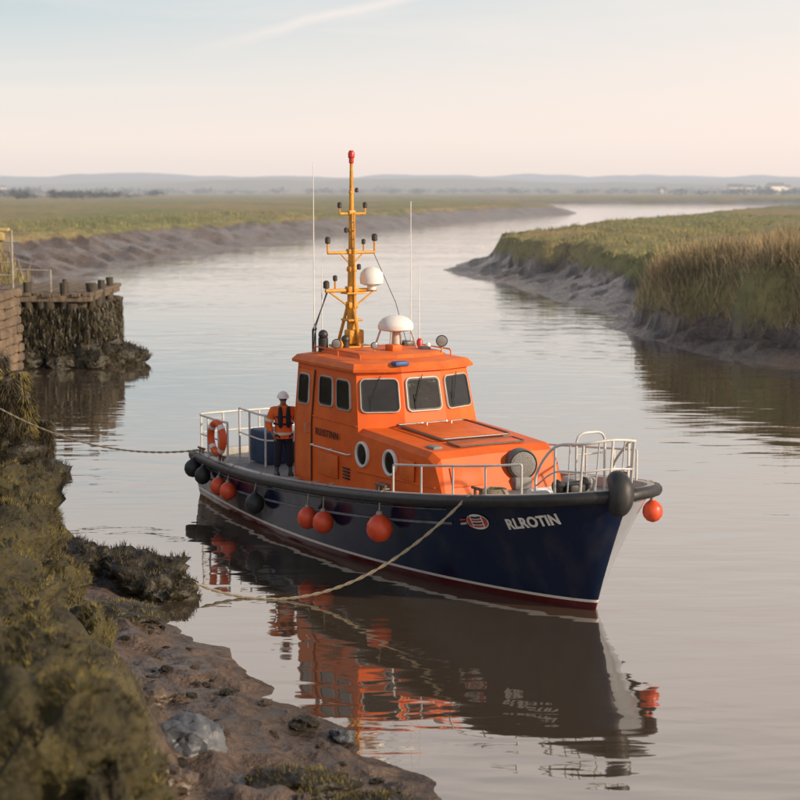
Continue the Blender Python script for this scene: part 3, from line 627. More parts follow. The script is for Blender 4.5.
dr=MB(); R=[]
for o_ in (-.01,.028):
    R.append([(-2.08,sy(1.28)-o_,1.28),(-1.36,sy(1.28)-o_,1.28),(-1.36,sy(2.55)-o_,2.55),(-1.36,sy(3.68)-o_,3.68),(-2.08,sy(3.68)-o_,3.68),(-2.08,sy(2.55)-o_,2.55)])
door=dr.loft(R).obj('door',ORANGE2,wh)
window(quad(0,1),.24,.72,.40,1.02,door,lift=.04)
MB().tube([(-1.46,-1.54,2.3),(-1.46,-1.61,2.32),(-1.46,-1.61,2.5),(-1.46,-1.54,2.52)],.014,6).obj('handle',STEEL,door)
for x in (-2.1,-1.34):
    MB().tube([(x,sy(1.25)-.012,1.25),(x,sy(2.55)-.012,2.55),(x,sy(3.7)-.012,3.7)],.012,6).obj('door_seal',FRAME,door)
MB().tube([(-1.3,-1.505,2.70),(.70,-1.485,2.70)],.012,5).obj('seam_trim',ORANGE2,wh)
MB().box((-.55,-1.52,1.72),(.9,.03,.5),bev=.012).obj('side_locker_panel',ORANGE2,wh)
for i in range(4): MB().box((.3,-1.525,1.55+i*.07),(.3,.03,.03),rot=(.5,0,0),bev=.005).obj('vent_slat',FRAME,wh)
b=MB(); b.tube(fillet([(-1.25,-1.50,2.08),(-1.25,-1.60,2.08),(.45,-1.60,2.08),(.45,-1.50,2.08)],.05),.016,8)
b.tube([(-.4,-1.5,2.08),(-.4,-1.6,2.08)],.012,6)
b.obj('handrail',WHITE,wh)
me=text_mesh('RUISTINN',.22,.010,1.14); place_mesh(me,lambda u,v,o:(-.60+u,-1.519-o-.004,2.38+v),'name_lettering',DARKTXT,wh)
MB().box((.80,-.5,3.98),(.22,.34,.10),rot=(0,0,.05),bev=.03).obj('blue_beacon',BLUE,roof)

# ---- trunk cabin
def tsec(x,w,zt,zb,ch=.11): return [(x,-w,zb),(x,-w+.05,zt-ch),(x,-w+ch+.05,zt),(x,0,zt+.03),(x,w-ch-.05,zt),(x,w-.05,zt-ch),(x,w,zb)]
tr=MB().loft([tsec(.4,1.52,2.67,1.25),tsec(2.0,1.52,2.61,1.35),tsec(3.55,1.50,2.53,1.5),tsec(3.78,1.47,2.42,1.6,.13),tsec(4.05,1.44,1.72,1.6,.05)]).obj('trunk_cabin',ORANGE,boat,angle=12)
for x,z in ((.98,2.15),(2.15,2.14)):
    o=MB().lathe([(.23,.03),(.23,-.012),(.12,-.014),(.01,-.014)],(x,-1.495,z),'y',28).obj('porthole',GLASS,tr)
    MB().lathe([(.215,.02),(.275,.02),(.275,-.03),(.262,-.045),(.232,-.045),(.215,-.02),(.215,.02)],(x,-1.5,z),'y',28,cap=False).obj('frame',WHITE,o)
MB().tube([(.75,-1.53,1.78),(3.9,-1.5,1.90)],.018,6).obj('side_trim',ORANGE2,tr)
MB().box((2.85,-1.515,2.10),(.55,.03,.42),rot=(0,.03,0),bev=.012).obj('side_hatch_panel',ORANGE2,tr)
MB().box((1.95,.1,2.66),(1.6,1.5,.07),rot=(0,.045,0),bev=.02).obj('hatch',ORANGE2,tr)
for y in (-.2,.4):
    MB().tube([(1.22,y,2.75),(1.22,y,2.78),(1.42,y,2.775),(1.42,y,2.73)],.012,5).obj('hatch_hinge',STEEL,tr)
DST=mat('dull_steel',(.16,.15,.14),rough=.45,metal=.3)
MB().tube(fillet([(1.1,-.74,2.73),(2.85,-.74,2.65),(2.85,.94,2.65),(1.1,.94,2.73),(1.1,-.74,2.73),(1.2,-.74,2.725)],.1),.022,8).obj('hatch_coaming',DST,tr)
MB().box((3.22,.1,2.575),(.42,1.5,.05),rot=(0,.05,0),bev=.015).obj('forward_hatch',ORANGE2,tr)
MB().tube(fillet([(3.0,-.68,2.61),(3.46,-.68,2.585),(3.46,.88,2.585),(3.0,.88,2.61),(3.0,-.68,2.61),(3.05,-.68,2.605)],.06),.018,6).obj('hatch_coaming',DST,tr)
MB().box((3.2,-1.1,2.56),(.32,.22,.08),bev=.03).obj('vent',GREY,tr)
MB().box((3.93,-.8,2.07),(.03,.7,.4),rot=(0,-.37,0),bev=.01).obj('front_locker_panel',ORANGE,tr)
hc=MB().lathe([(.26,-.24),(.31,-.22),(.31,.0),(.285,.03),(.265,.0)],(0,0,0),'x',32).obj('round_vent_cowl',mat('dark_grey_metal',(.10,.10,.10),rough=.5),tr,loc=(4.07,.42,2.22),rot=(0,0,math.radians(-14)))
MB().lathe([(.262,0.032),(.25,.04),(.17,.05),(.01,.055)],(0,0,0),'x',32).obj('vent_mesh_cover',mat('grey_mesh',(.36,.34,.32),(.13,.13,.13),rough=.6,scale=40,bump=.02,bscale=60),hc)
MB().box((4.02,.42,1.86),(.22,.4,.25),bev=.03).obj('vent_base',GREY,tr)

# ---- mast
mast=empty('mast',(-1.8,-.25,4.1),parent=boat)
b=MB(); b.tube([(0,0,0),(0,0,1.2),(0,0,2.4),(0,0,4.1)],[.12,.10,.07,.035],12)
b.tube([(-.30,-.22,0),(-.05,-.03,1.1)],.038,8); b.tube([(-.30,.27,0),(-.05,.03,1.1)],.038,8); b.tube([(.40,0,0),(.05,0,1.0)],.045,8)
b.box((0,0,.03),(.85,.75,.06),bev=.02); b.box((.1,0,.25),(.28,.38,.32),bev=.04)
b.box((0,0,.62),(.38,.36,.05),bev=.01); b.box((0,.05,1.22),(.34,.50,.04),bev=.01)
b.tube([(.13,0,.6),(.12,0,3.0)],.020,6)
for i in range(12): b.tube([(0,0,.7+i*.19),(.13,0,.7+i*.19)],.013,5)
for z_,s_2 in ((3.45,.09),(2.62,.13),(1.75,.16),(.95,.2),(3.75,.07)): b.box((0,0,z_),(s_2,s_2*1.2,s_2*.7),bev=.02)
b.obj('mast_pole',YEL,mast)
b=MB(); b.tube([(0,-.66,1.28),(0,.62,1.28)],.042,8); b.tube([(0,-.6,1.28),(0,-.05,.9)],.022,6); b.tube([(0,.6,1.28),(0,.05,.9)],.022,6); b.box((0,0,1.3),(.20,.26,.14),bev=.02); b.tube([(0,-.42,1.28),(0,-.42,1.5)],.022,6); b.obj('crossarm',YEL,mast)
b=MB(); b.tube([(0,-.6,2.12),(0,.58,2.12)],.035,8); b.tube([(0,-.6,2.12),(0,-.6,2.32)],.024,6); b.tube([(0,.58,2.12),(0,.58,2.36)],.024,6); b.tube([(0,-.3,2.12),(0,-.03,1.85)],.018,6); b.tube([(0,.3,2.12),(0,.03,1.85)],.018,6); b.tube([(0,.3,2.12),(0,.3,2.3)],.018,6); b.box((0,0,2.14),(.16,.22,.12),bev=.02); b.obj('crossarm',YEL,mast)
b=MB(); b.tube([(0,-.3,2.98),(0,.34,2.98)],.030,8); b.tube([(0,.34,2.98),(0,.34,3.12)],.02,6); b.tube([(0,-.3,2.98),(0,-.3,3.12)],.02,6); b.box((0,0,3.0),(.12,.17,.11),bev=.02); b.obj('crossarm',YEL,mast)
DLB=mat('dark_lamp_body',(.05,.04,.035),rough=.4)
for y,z,s in ((-.6,2.4,.06),(.58,2.45,.065),(.34,3.17,.05),(-.3,3.17,.05),(-.64,1.42,.07),(.13,3.5,.04),(-.14,2.62,.045),(-.42,1.56,.05),(.3,2.36,.045),(.18,1.8,.05)):
    MB().lathe([(s*.6,-s*1.3),(s,-s),(s,s*.8),(s*.5,s*1.3)],(0,y,z),'z',12).obj('navigation_light',DLB,mast)
MB().lathe([(.035,-.14),(.055,-.12),(.055,-.02),(.075,0),(.075,.09),(.045,.15)],(0,0,4.22),'z',16).obj('masthead_lamp',RED,mast)
b=MB().lathe([(.16,-.2),(.26,-.16),(.27,-.03),(.25,.08),(.17,.17),(.06,.21),(.01,.215)],(0.05,.48,1.58),'z',28); b.lathe([(.1,1.28),(.1,1.42)],(0.05,.48,0),'z',12); b.obj('radome',WHITE,mast)
MB().tube([(0,-.62,1.3),(-.1,-.85,.5),(-.15,-.9,0)],.010,5).obj('stay_wire',DLB,mast)
MB().tube([(0,.56,2.1),(.4,.9,1.0),(.6,1.1,0)],.008,5).obj('stay_wire',DLB,mast)
MB().lathe([(.30,-.12),(.39,-.09),(.40,-.02),(.38,.06),(.30,.15),(.18,.21),(.01,.235)],(-1.05,.45,4.62),'z',32).obj('satellite_dome',WHITE,roof)
b=MB().lathe([(.1,4.1),(.08,4.45),(.2,4.5)],(-1.05,.45,0),'z',16)
for dx,dy in ((-.25,-.25),(.25,-.25),(.25,.25),(-.25,.25)): b.tube([(-1.05+dx*1.4,.45+dy*1.4,4.1),(-1.05+dx,.45+dy,4.5)],.022,6)
b.obj('dome_stand',PFRAME,roof)
def lamp(x,y,z,r,rz):
    o=MB().lathe([(r*.5,-r*1.1),(r*.9,-r*.6),(r,0),(r,.03)],(0,0,0),'x',20).obj('searchlight',BLACK,roof,loc=(x,y,z),rot=(0,0,rz))
    MB().lathe([(r*.85,.032),(r*.6,.04),(.01,.045)],(0,0,0),'x',20).obj('lens',mat('lamp_lens',(.25,.25,.24),rough=.15,spec=.9),o)
    MB().tube([(0,0,-r),(0,0,-r-.16)],.02,6).obj('bracket',YEL,o)
lamp(.1,.95,4.34,.13,-.5); lamp(-1.2,-.95,4.26,.11,-.6); lamp(-.4,-.45,4.26,.08,-.2)
MB().tube([(-1.75,-1.0,4.0),(-1.75,-1.0,4.35)],.11,12).ball((-1.75,-1.0,4.42),.11,14).obj('ventilator',BLACK,roof)
MB().tube([(-1.45,-.6,4.0),(-1.45,-.6,4.3)],.09,12).ball((-1.45,-.6,4.32),.10,14).obj('ventilator',DLB,roof)
MB().tube([(-2.0,-1.1,4.0),(-2.0,-1.1,4.5),(-1.95,-1.1,4.55)],.05,8).tube([(-1.8,-.85,5.38),(-2.0,-1.1,4.55)],.014,5).obj('horn_stay',BLACK,roof)
MB().lathe([(.11,-.05),(.13,0),(.09,.1),(.02,.12)],(-1.5,-.75,4.2),'z',14).obj('cowl',YEL,roof)
MB().lathe([(.07,0),(.07,.22),(.03,.28)],(-.9,.98,4.04),'z',12).obj('small_beacon',RED,roof)
MB().lathe([(.06,0),(.06,.2),(.03,.24)],(-.65,1.05,4.0),'z',12).obj('small_beacon',WHITE,roof)
MB().box((-.35,.0,4.2),(.35,.25,.14),bev=.03).obj('roof_locker',ORANGE2,roof)
MB().box((-1.5,.95,4.12),(.4,.3,.2),bev=.04).obj('roof_locker',DLB,roof)
MB().box((-.3,.75,4.13),(.25,.2,.14),bev=.03).obj('roof_locker',GREY,roof)
b=MB()
for sg in (-1,1):
    b.tube(fillet([(-1.9,sg*1.15,3.96),(-1.9,sg*1.15,4.16),(.2,sg*1.12,4.16),(.2,sg*1.12,3.96)],.08),.016,6); b.tube([(-.8,sg*1.13,3.96),(-.8,sg*1.13,4.16)],.014,6)
b.obj('grab_rail',ORANGE2,roof)
for x,y,zt in ((-1.95,-1.12,8.2),(-1.5,1.1,7.35),(-1.3,1.2,6.0),(-2.0,-.9,5.9)):
    MB().tube([(x,y,3.95),(x,y,4.35),(x,y,zt)],[.03,.014,.008],6).obj('whip_antenna',WHITE,roof)
def rail(pts,h,posts,r=.022,mid=True,name='guard_rail',m=STEEL,par=boat,sm=True):
    b=MB(); P=[Vector(p) for p in pts]; Q=smooth_path(P) if sm else P
    top=[Vector((p.x,p.y,p.z+h)) for p in Q]; b.tube(fillet([P[0]]+top+[P[-1]],.15),r,8)
    if mid: b.tube([(p.x,p.y,p.z+h*.52) for p in Q],r*.75,6)
    for i in posts: p=P[i]; b.tube([(p.x,p.y,p.z-.02),(p.x,p.y,p.z+h)],r*.9,6)
    return b.obj(name,m,par,angle=60)
rail([(-5.0,-1.9,zs(-5.0)),(-5.6,-1.87,zs(-5.6)),(-6.4,-1.8,zs(-6.3)),(-7.15,-1.66,zs(-7.2)),(-7.3,-1.0,zs(-7.3)),(-7.3,0,zs(-7.3)),(-7.3,1.0,zs(-7.3)),(-7.15,1.66,zs(-7.2)),(-6.2,1.82,zs(-6.2)),(-5.0,1.9,zs(-5))],.98,range(10),.03,m=WST)
rail([(-6.3,-1.0,deckz(-5)),(-5.6,-1.05,deckz(-5)),(-4.7,-1.05,deckz(-5)),(-4.2,-.6,deckz(-4))],1.25,range(4),.028,m=WST)
MB().box((-5.35,-.55,deckz(-5.4)+.42),(1.0,.8,.8),bev=.06).obj('deck_locker',mat('blue_cover',(.035,.08,.17),(.02,.045,.1),rough=.7),boat)
MB().box((-4.5,.6,deckz(-5)+.35),(1.1,1.3,.7),bev=.05).obj('engine_casing',mat('grey_casing',(.13,.14,.15),rough=.6),boat)
def gp(x,sg,ins=.12):
    s=(x-XA)/(8.05-XA); return (x,sg*(yd(s)-ins),zs(x)+.03)
rail([gp(3.3,-1),gp(4.2,-1),gp(5.1,-1),gp(5.9,-1),gp(6.5,-1,.3)],.55,(1,2,3),.022,mid=False,m=WST)
rail([gp(-1.8,1),gp(0,1),gp(2,1),gp(4,1),gp(5.2,1),gp(6.3,1)],.6,(1,2,3,4),.022,mid=False,m=WST)
zb=2.05
Pp=[(5.9,-.50,zb-.1),(6.5,-.52,zb),(7.0,-.32,zb),(7.25,.15,zb+.05),(7.15,.7,zb),(6.7,1.0,zb),(5.9,1.25,zb-.1)]
hts=[.45,.92,1.04,1.06,1.04,.92,.45]
b=MB(); P=[Vector(p) for p in Pp]; top=[p+Vector((.10*(i in (2,3,4)),0,h)) for i,(p,h) in enumerate(zip(P,hts))]
b.tube(smooth_path([P[0]]+top+[P[-1]]),.027,8)
b.tube(smooth_path([p.lerp(t,.5) for p,t in zip(P,top)]),.018,6)
for i in range(1,6): b.tube([P[i],top[i]],.025,6)
for i in range(1,5): b.tube([P[i].lerp(P[i+1],.5),top[i].lerp(top[i+1],.5)+Vector((.03,0,.0))],.014,6)
b.obj('bow_pulpit',WST,boat,angle=60)
b=MB(); b.tube(fillet([(6.3,.1,zb-.1),(6.3,.1,zb+1.1),(6.3,.75,zb+1.1),(6.3,.75,zb-.1)],.22),.024,8); b.tube([(6.3,.1,zb+.7),(6.3,.75,zb+.7)],.018,6)
b.obj('bow_frame',WST,boat,angle=60)
b=MB().box((6.35,-.05,2.12),(.5,.35,.28),bev=.05); b.lathe([(.12,-.35),(.14,-.3),(.08,-.2),(.08,.2),(.14,.3),(.12,.35)],(6.35,-.05,2.2),'y',16); b.obj('windlass',BLACK,boat)
MB().tube([(5.6,-.45,1.95),(5.6,.05,1.95)],.11,12).obj('white_roll',WHITE,boat)
MB().box((5.3,.9,1.98),(.5,.5,.3),bev=.05).obj('deck_box',LGREY,boat)
co_=[]
for i in range(120):
    a=i*.32; r=.28-.0006*i; co_.append((5.1+r*math.cos(a),-.9+r*math.sin(a),deckz(5.1)+.05+i*.0012))
MB().tube(co_,.018,5).obj('coiled_line',ROPE,boat,angle=60)
CB=mat('cleat_brown',(.16,.09,.06),rough=.6)
for x,sg in ((5.75,-1),(2.9,-1),(-5.2,-1),(-6.9,-1),(5.7,1),(0,1)):
    gx,gy,gz_=gp(x,sg,.1)
    MB().tube([(gx-.09,gy,gz_),(gx-.09,gy,gz_+.14)],.03,8).tube([(gx+.09,gy,gz_),(gx+.09,gy,gz_+.14)],.03,8).tube([(gx-.2,gy,gz_+.13),(gx+.2,gy,gz_+.13)],.028,8).obj('cleat',CB,boat)
MB().box((2.75,-2.0,zs(2.75)+.1),(.3,.2,.16),bev=.03).obj('fairlead_block',CB,boat)

FG='round fenders hanging along the hull'
CAPO=mat('fender_cap_pale',(.35,.30,.26),rough=.5); CAPB=mat('fender_cap_black',(.05,.05,.05),rough=.5)
def fender(x,z,r,m,lab,sg=-1):
    s=(x-XA)/(8.05-XA); yb=max(hull_pt(x,z),hull_pt(x,min(z+r,zs(x))))+r*.95
    if x>5: yb+=.03
    tilt=random.uniform(-.08,.08)
    c=W((x,sg*yb,z))
    o=MB().lathe([(.02,-r*1.05),(r*.55,-r*.88),(r*.88,-r*.5),(r,-.02),(r*.93,r*.42),(r*.68,r*.8),(r*.3,r*1.08),(r*.2,r*1.12),(r*.18,r*1.3),(.02,r*1.3)],(0,0,0),'z',24).obj('fender',m,None,loc=c,rot=(0,tilt,BA),angle=60)
    tag(o,lab,'fender',FG)
    MB().lathe([(r*.22,r*1.05),(r*.26,r*1.1),(r*.2,r*1.34),(r*.05,r*1.36)],(0,0,0),'z',14).obj('cap',CAPO if m is BUOY else CAPB,o)
    g=Vector((0,-sg*(yb-(yd(s)+.07)),zs(x)-z+.03)); g2=Vector((0,-sg*(yb-(yd(s)-.14)),zs(x)-z+.09))
    MB().tube([(0,0,r*1.3),g,(0,(g.y+g2.y)/2,g.z+.06),g2],.014,6).obj('rope',ROPE,o)
fender(-6.75,.78,.21,BLACK,'black round fender at the stern corner')
fender(-5.95,.72,.2,BLACK,'black round fender near the stern')
fender(-4.7,.66,.2,BUOY,'small orange round fender on the hull side')
fender(-4.0,.66,.2,BUOY,'small orange round fender on the hull side')
fender(-2.3,.66,.22,BLACK,'black round fender amidships on the hull')
fender(.3,.78,.22,BUOY,'orange round fender beside another amidships')
fender(.95,.8,.22,BUOY,'orange round fender beside another amidships')
fender(3.15,1.05,.26,BUOY,'large orange round fender with pale cap')
fender(7.2,1.74,.19,BUOY,'orange round fender hanging at the bow',1)

c=W((-5.35,-2.02,1.72))
lr=MB(); n=48
lr.tube([(.36*math.cos(2*math.pi*k_/n),0,.36*math.sin(2*math.pi*k_/n)) for k_ in range(n)],.085,12,closed=True)
lo=lr.obj('life_ring',mat('life_ring_orange',(.80,.10,.02),rough=.5),None,loc=c,rot=(0,0,BA),angle=60); tag(lo,'orange life ring with white bands on stern railing','life ring')
for a in (45,135,225,315):
    MB().tube([(.36*math.cos(math.radians(a+d_)),0,.36*math.sin(math.radians(a+d_))) for d_ in (-9,-3,3,9)],.089,12).obj('reflective_band',WHITE,lo)

def rope(name,p0,p1,sag,r,lab,n=48):
    a=Vector(p0);b_=Vector(p1); b=MB()
    for ph in (0,math.pi):
        Q=[]; m=n*8
        for i in range(m+1):
            t=i/m; q=a.lerp(b_,t); q.z-=sag*4*t*(1-t); an=ph+t*(b_-a).length*14
            Q.append(q+Vector((math.cos(an)*.3*r,math.cos(an)*.25*r,math.sin(an)*r*.55)))
        b.tube(Q,r*.62,5)
    o=b.obj(name,ROPE,None,angle=70); return tag(o,lab,'rope')
rope('mooring_rope',W((5.75,-1.85,2.12)),(-4.1,30.75,.35),1.05,.028,'pale sagging mooring rope from the bow to shore rocks')
rope('mooring_rope',W((-6.9,-1.8,1.2)),(-11.0,44.1,2.0),.5,.024,'mooring rope from the stern to weedy mound')

# ------------------------------------------------------------------ PERSON
def skin_mesh(verts,edges,root,sub=1):
    me=bpy.data.meshes.new('sk'); bm=bmesh.new(); ly=bm.verts.layers.skin.verify(); vs=[]
    for co,r in verts:
        v=bm.verts.new(co); v[ly].radius=(r,r) if not hasattr(r,'__len__') else r; vs.append(v)
    vs[root][ly].use_root=True
    for a,b_ in edges: bm.edges.new((vs[a],vs[b_]))
    bm.to_mesh(me); bm.free(); o=bpy.data.objects.new('sk',me); COL.objects.link(o)
    md=o.modifiers.new('s','SKIN'); md.use_smooth_shade=True; md2=o.modifiers.new('u','SUBSURF'); md2.levels=sub; md2.render_levels=sub
    dg=bpy.context.evaluated_depsgraph_get(); dg.update(); r=bpy.data.meshes.new_from_object(o.evaluated_get(dg)); bpy.data.objects.remove(o); return r
def mesh_obj(me,name,m,parent):
    me.materials.clear(); me.materials.append(m); me.shade_smooth(); o=bpy.data.objects.new(name,me); COL.objects.link(o)
    if parent: o.parent=parent
    return o
vb=[((0,0,.95),.12),((0,0,1.15),.115),((0,0,1.36),.13),((0,.005,1.50),.055),((0,-.01,1.585),.07),((0,-.012,1.67),.085),((0,-.005,1.75),.06)]
eb=[(0,1),(1,2),(2,3),(3,4),(4,5),(5,6)]
vb.append(((0,-.115,1.635),.014)); eb.append((4,7))
def addv(co,r,p): vb.append((co,r)); eb.append((p,len(vb)-1)); return len(vb)-1
for sg in (-1,1):
    h=addv((sg*.10,0,.88),.088,0); k1=addv((sg*.125,-.03,.5),.06,h); a=addv((sg*.14,.02,.1),.045,k1); addv((sg*.17,-.14,.045),.04,a)
    s1=addv((sg*.19,0,1.41),.06,2)
    if sg<0: e1=addv((-.30,.03,1.14),.045,s1); w1=addv((-.26,-.14,.95),.030,e1); pm=addv((-.235,-.19,.89),.034,w1); dirs=Vector((.15,-.3,-1)).normalized(); sd=Vector((0,1,-.3)).normalized()
    else: e1=addv((.31,.02,1.13),.045,s1); w1=addv((.30,-.06,.89),.030,e1); pm=addv((.295,-.085,.82),.034,w1); dirs=Vector((0,-.2,-1)).normalized(); sd=Vector((0,1,-.2)).normalized()
    P0=Vector(vb[pm][0])
    for i,(o_,l) in enumerate(((-.032,.075),(-.011,.088),(.011,.082),(.030,.064))):
        f1=addv(tuple(P0+sd*o_+dirs*.045),.010,pm); f2=addv(tuple(P0+sd*o_+dirs*(.045+l*.5)+Vector((-sg*.006,0,0))),.009,f1); addv(tuple(P0+sd*o_+dirs*(.045+l*.9)+Vector((-sg*.03,0,0))),.008,f2)
    t1=addv(tuple(P0-sd*.04+dirs*.005),.011,pm); addv(tuple(P0-sd*.062+dirs*.04+Vector((-sg*.012,0,0))),.009,t1)
    addv((sg*.085,.005,1.655),.016,5)
pz=deckz(-2.95)+.005
per=mesh_obj(skin_mesh(vb,eb,0,1),'person',SKIN,None)
per.location=W((-2.95,-1.42,pz)); per.rotation_euler=(0,0,math.radians(14)); per.scale=(1.06,1.06,1.06)
tag(per,'crew member standing in orange jacket, dark life vest, white helmet','person')
vj=[((0,0,.84),(.21,.165)),((0,0,1.0),(.20,.16)),((0,0,1.2),(.21,.165)),((0,0,1.38),(.21,.165)),((0,0,1.47),(.115,.105)),((0,0,1.54),(.09,.085))]; ej=[(0,1),(1,2),(2,3),(3,4),(4,5)]
for sg in (-1,1):
    o_=len(vj); vj.append(((sg*.22,0,1.41),.115)); ej.append((3,o_))
    if sg<0: vj+= [((-.325,.03,1.14),.086),((-.275,-.125,.97),.062)]
    else: vj+= [((.335,.02,1.13),.086),((.31,-.05,.92),.062)]
    ej+=[(o_,o_+1),(o_+1,o_+2)]
mesh_obj(skin_mesh(vj,ej,1,2),'jacket',JACK,per)
vt=[((0,0,.93),(.16,.13))]; et=[]
for sg in (-1,1):
    o_=len(vt); vt+=[((sg*.10,0,.84),.12),((sg*.125,-.03,.5),.095),((sg*.14,.015,.16),.08)]; et+=[(0,o_),(o_,o_+1),(o_+1,o_+2)]
mesh_obj(skin_mesh(vt,et,0,2),'trousers',NAVYC,per)
for sg in (-1,1):
    MB().loft([[(sg*.15+math.cos(a)*.06*w_,(-.05+math.sin(a)*.14*w_)+dy,z) for a in [2*math.pi*i/16 for i in range(16)]] for z,w_,dy in ((.0,1,0),(.03,1.03,0),(.07,.95,.01),(.1,.72,.05),(.2,.7,.065))]).obj('boot',BLACK,per,angle=60)
for sg in (-1,1):
    MB().loft([[(sg*.088+math.cos(a)*wx,-.15+math.sin(a)*wy,z) for a in [2*math.pi*i/16 for i in range(16)]] for z,wx,wy in ((1.06,.02,.02),(1.09,.045,.045),(1.2,.052,.06),(1.36,.05,.055),(1.46,.04,.045),(1.52,.028,.03))]).obj('life_vest_lobe',NAVYC,per,angle=60)
for z in (1.14,1.30): MB().loft([[(math.cos(a)*.22,math.sin(a)*.195-.01,z_) for a in [2*math.pi*i/24 for i in range(24)]] for z_ in (z-.014,z+.014)]).obj('vest_strap',NAVYC,per,angle=60)
RT=mat('reflective_tape',(.78,.75,.64),rough=.35)
MB().loft([[(math.cos(a)*.222,math.sin(a)*.185,z) for a in [2*math.pi*i/24 for i in range(24)]] for z in (.90,.955)]).obj('reflective_band',RT,per)
for sg in (-1,1):
    MB().tube([(sg*.290,.018,1.25),(sg*.306,.022,1.19)],.102,12).obj('reflective_band',RT,per)
b=MB().ball((0,.0,1.715),(.126,.146,.125),20)
b.v=[(x,y,max(z,1.69)) for x,y,z in b.v]; b.tube([(.124*math.cos(a),.0+.144*math.sin(a),1.695) for a in [2*math.pi*i/24 for i in range(24)]],.012,6,closed=True); b.box((0,-.155,1.695),(.14,.05,.015),bev=.006); b.obj('helmet',mat('helmet_white',(.88,.87,.85),(.82,.81,.79),rough=.3),per,angle=60)
MB().box((0,-.098,1.662),(.12,.025,.03),bev=.012).obj('goggles',BLACK,per)
MB().box((0,-.088,1.60),(.045,.012,.008),bev=.003).obj('mouth',mat('lips',(.22,.08,.06)),per)

# ------------------------------------------------------------------ light, world, camera
sd=Vector((.84,-.40,.38)).normalized(); el=math.asin(sd.z); az=math.atan2(sd.x,sd.y)
sl=bpy.data.lights.new('sun','SUN'); sl.energy=4.5; sl.angle=math.radians(2); sl.color=(1,.81,.60)
so=bpy.data.objects.new('sun',sl); COL.objects.link(so); so.rotation_euler=(-sd).to_track_quat('-Z','Y').to_euler()
wd=bpy.data.worlds.new('World'); S.world=wd; wd.use_nodes=True; nt=wd.node_tree;N=nt.nodes;L=nt.links
bg=N['Background']; bg.inputs[1].default_value=.1
sk=N.new('ShaderNodeTexSky'); sk.sky_type='NISHITA'; sk.sun_disc=False; sk.sun_elevation=el; sk.sun_rotation=az; sk.dust_density=2.5; sk.air_density=1.2
tc=N.new('ShaderNodeTexCoord'); sp=N.new('ShaderNodeSeparateXYZ'); L.new(tc.outputs['Generated'],sp.inputs[0])
def ramp(els):
    r=N.new('ShaderNodeValToRGB'); e=r.color_ramp.elements; e[0].position,e[0].color=els[0][0],(*els[0][1],1); e[1].position,e[1].color=els[-1][0],(*els[-1][1],1)
    for p,c in els[1:-1]: x=e.new(p); x.color=(*c,1)
    return r
rl_=ramp([(0,(.89,.80,.76)),(.03,(1.02,.91,.84)),(.055,(.91,.88,.84)),(.115,(.54,.68,.75)),(.18,(.89,.85,.82)),(.30,(1.02,.93,.87)),(.5,(.66,.64,.67)),(.65,(.22,.28,.38)),(1,(.14,.20,.33))])
rr_=ramp([(0,(1.0,.86,.79)),(.03,(1.12,.94,.85)),(.07,(1.08,.95,.88)),(.12,(.96,.92,.88)),(.18,(1.08,.96,.89)),(.30,(1.14,.99,.90)),(.5,(.80,.74,.72)),(.65,(.28,.31,.38)),(1,(.15,.21,.33))])
L.new(sp.outputs[2],rl_.inputs[0]); L.new(sp.outputs[2],rr_.inputs[0])
mr=N.new('ShaderNodeMapRange'); mr.inputs[1].default_value=-.3; mr.inputs[2].default_value=.3; L.new(sp.outputs[0],mr.inputs[0])
mx=N.new('ShaderNodeMix'); mx.data_type='RGBA'; L.new(mr.outputs[0],mx.inputs[0]); L.new(rl_.outputs[0],mx.inputs[6]); L.new(rr_.outputs[0],mx.inputs[7])
def cloud(scale,rot,ns,a,b_,mul):
    mp=N.new('ShaderNodeMapping'); mp.inputs['Scale'].default_value=scale; mp.inputs['Rotation'].default_value=(0,math.radians(rot),0); L.new(tc.outputs['Generated'],mp.inputs[0])
    cn=N.new('ShaderNodeTexNoise'); cn.inputs['Scale'].default_value=ns; cn.inputs['Detail'].default_value=7; cn.inputs['Distortion'].default_value=.8; L.new(mp.outputs[0],cn.inputs['Vector'])
    cr=N.new('ShaderNodeMapRange'); cr.inputs[1].default_value=a; cr.inputs[2].default_value=b_; cr.inputs[4].default_value=mul; L.new(cn.outputs[0],cr.inputs[0]); return cr.outputs[0]
c1=cloud((3,3,34),-17,1.3,.50,.66,.5)
dt=N.new('ShaderNodeVectorMath'); dt.operation='DOT_PRODUCT'; L.new(tc.outputs['Generated'],dt.inputs[0]); dt.inputs[1].default_value=(-.26,0,.965)
nz_=N.new('ShaderNodeTexNoise'); nz_.inputs['Scale'].default_value=9; nz_.inputs['Detail'].default_value=6; L.new(tc.outputs['Generated'],nz_.inputs['Vector'])
wa=N.new('ShaderNodeMath'); wa.operation='MULTIPLY_ADD'; L.new(nz_.outputs[0],wa.inputs[0]); wa.inputs[1].default_value=.020; L.new(dt.outputs['Value'],wa.inputs[2])
sbm=N.new('ShaderNodeMath'); sbm.operation='SUBTRACT'; L.new(wa.outputs[0],sbm.inputs[0]); sbm.inputs[1].default_value=.117
ab=N.new('ShaderNodeMath'); ab.operation='ABSOLUTE'; L.new(sbm.outputs[0],ab.inputs[0])
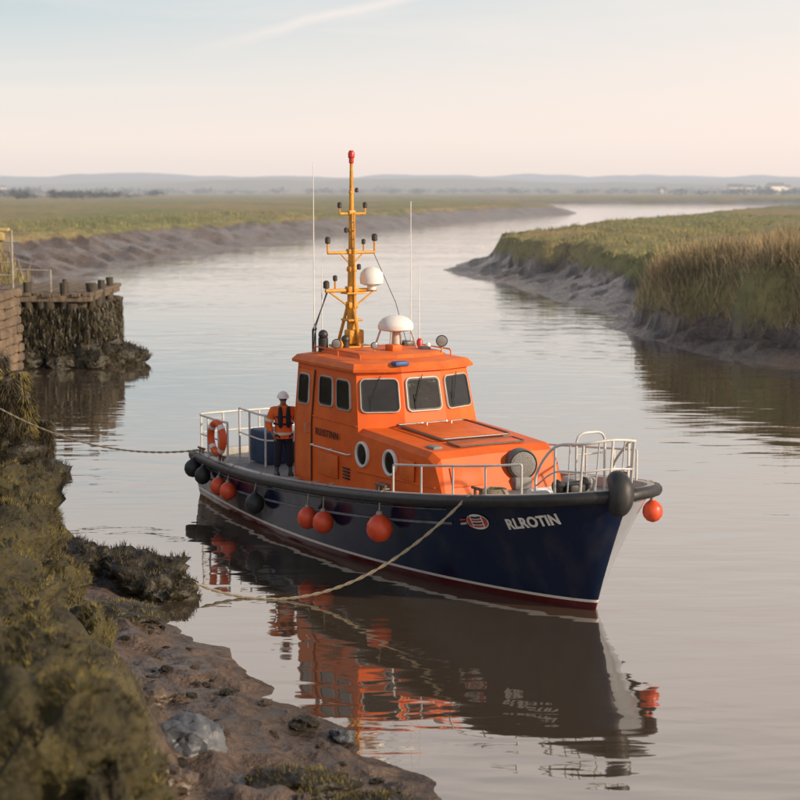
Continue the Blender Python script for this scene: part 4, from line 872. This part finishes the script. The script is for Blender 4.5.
st=N.new('ShaderNodeMapRange'); st.inputs[1].default_value=0; st.inputs[2].default_value=.005; st.inputs[3].default_value=.8; st.inputs[4].default_value=0; L.new(ab.outputs[0],st.inputs[0])
xf=N.new('ShaderNodeMapRange'); xf.inputs[1].default_value=-.13; xf.inputs[2].default_value=-.05; L.new(sp.outputs[0],xf.inputs[0])
stx=N.new('ShaderNodeMath'); stx.operation='MULTIPLY'; L.new(st.outputs[0],stx.inputs[0]); L.new(xf.outputs[0],stx.inputs[1])
cf=N.new('ShaderNodeMapRange'); cf.inputs[1].default_value=.2; cf.inputs[2].default_value=.5; cf.inputs[3].default_value=.6; cf.inputs[4].default_value=0; L.new(sp.outputs[2],cf.inputs[0])
cmul=N.new('ShaderNodeMath'); cmul.operation='MULTIPLY'; L.new(c1,cmul.inputs[0]); L.new(cf.outputs[0],cmul.inputs[1])
mxx=N.new('ShaderNodeMath'); mxx.operation='MAXIMUM'; L.new(cmul.outputs[0],mxx.inputs[0]); L.new(stx.outputs[0],mxx.inputs[1])
cm=N.new('ShaderNodeMix'); cm.data_type='RGBA'; L.new(mxx.outputs[0],cm.inputs[0]); L.new(mx.outputs[2],cm.inputs[6]); cm.inputs[7].default_value=(1.04,.93,.88,1)
sc=N.new('ShaderNodeVectorMath'); sc.operation='SCALE'; sc.inputs['Scale'].default_value=10; L.new(cm.outputs[2],sc.inputs[0])
fm_=N.new('ShaderNodeMix'); fm_.data_type='RGBA'; fm_.inputs[0].default_value=.88; L.new(sk.outputs[0],fm_.inputs[6]); L.new(sc.outputs[0],fm_.inputs[7])
L.new(fm_.outputs[2],bg.inputs[0])

cam=bpy.data.cameras.new('cam'); cam.lens=75; cam.sensor_width=36; cam.clip_start=.1; cam.clip_end=20000
co=bpy.data.objects.new('camera',cam); COL.objects.link(co); co.location=(0,0,7.6); co.rotation_euler=(math.radians(90-7.18),0,0)
cam.dof.use_dof=True; cam.dof.focus_distance=33; cam.dof.aperture_fstop=1.3
S.camera=co
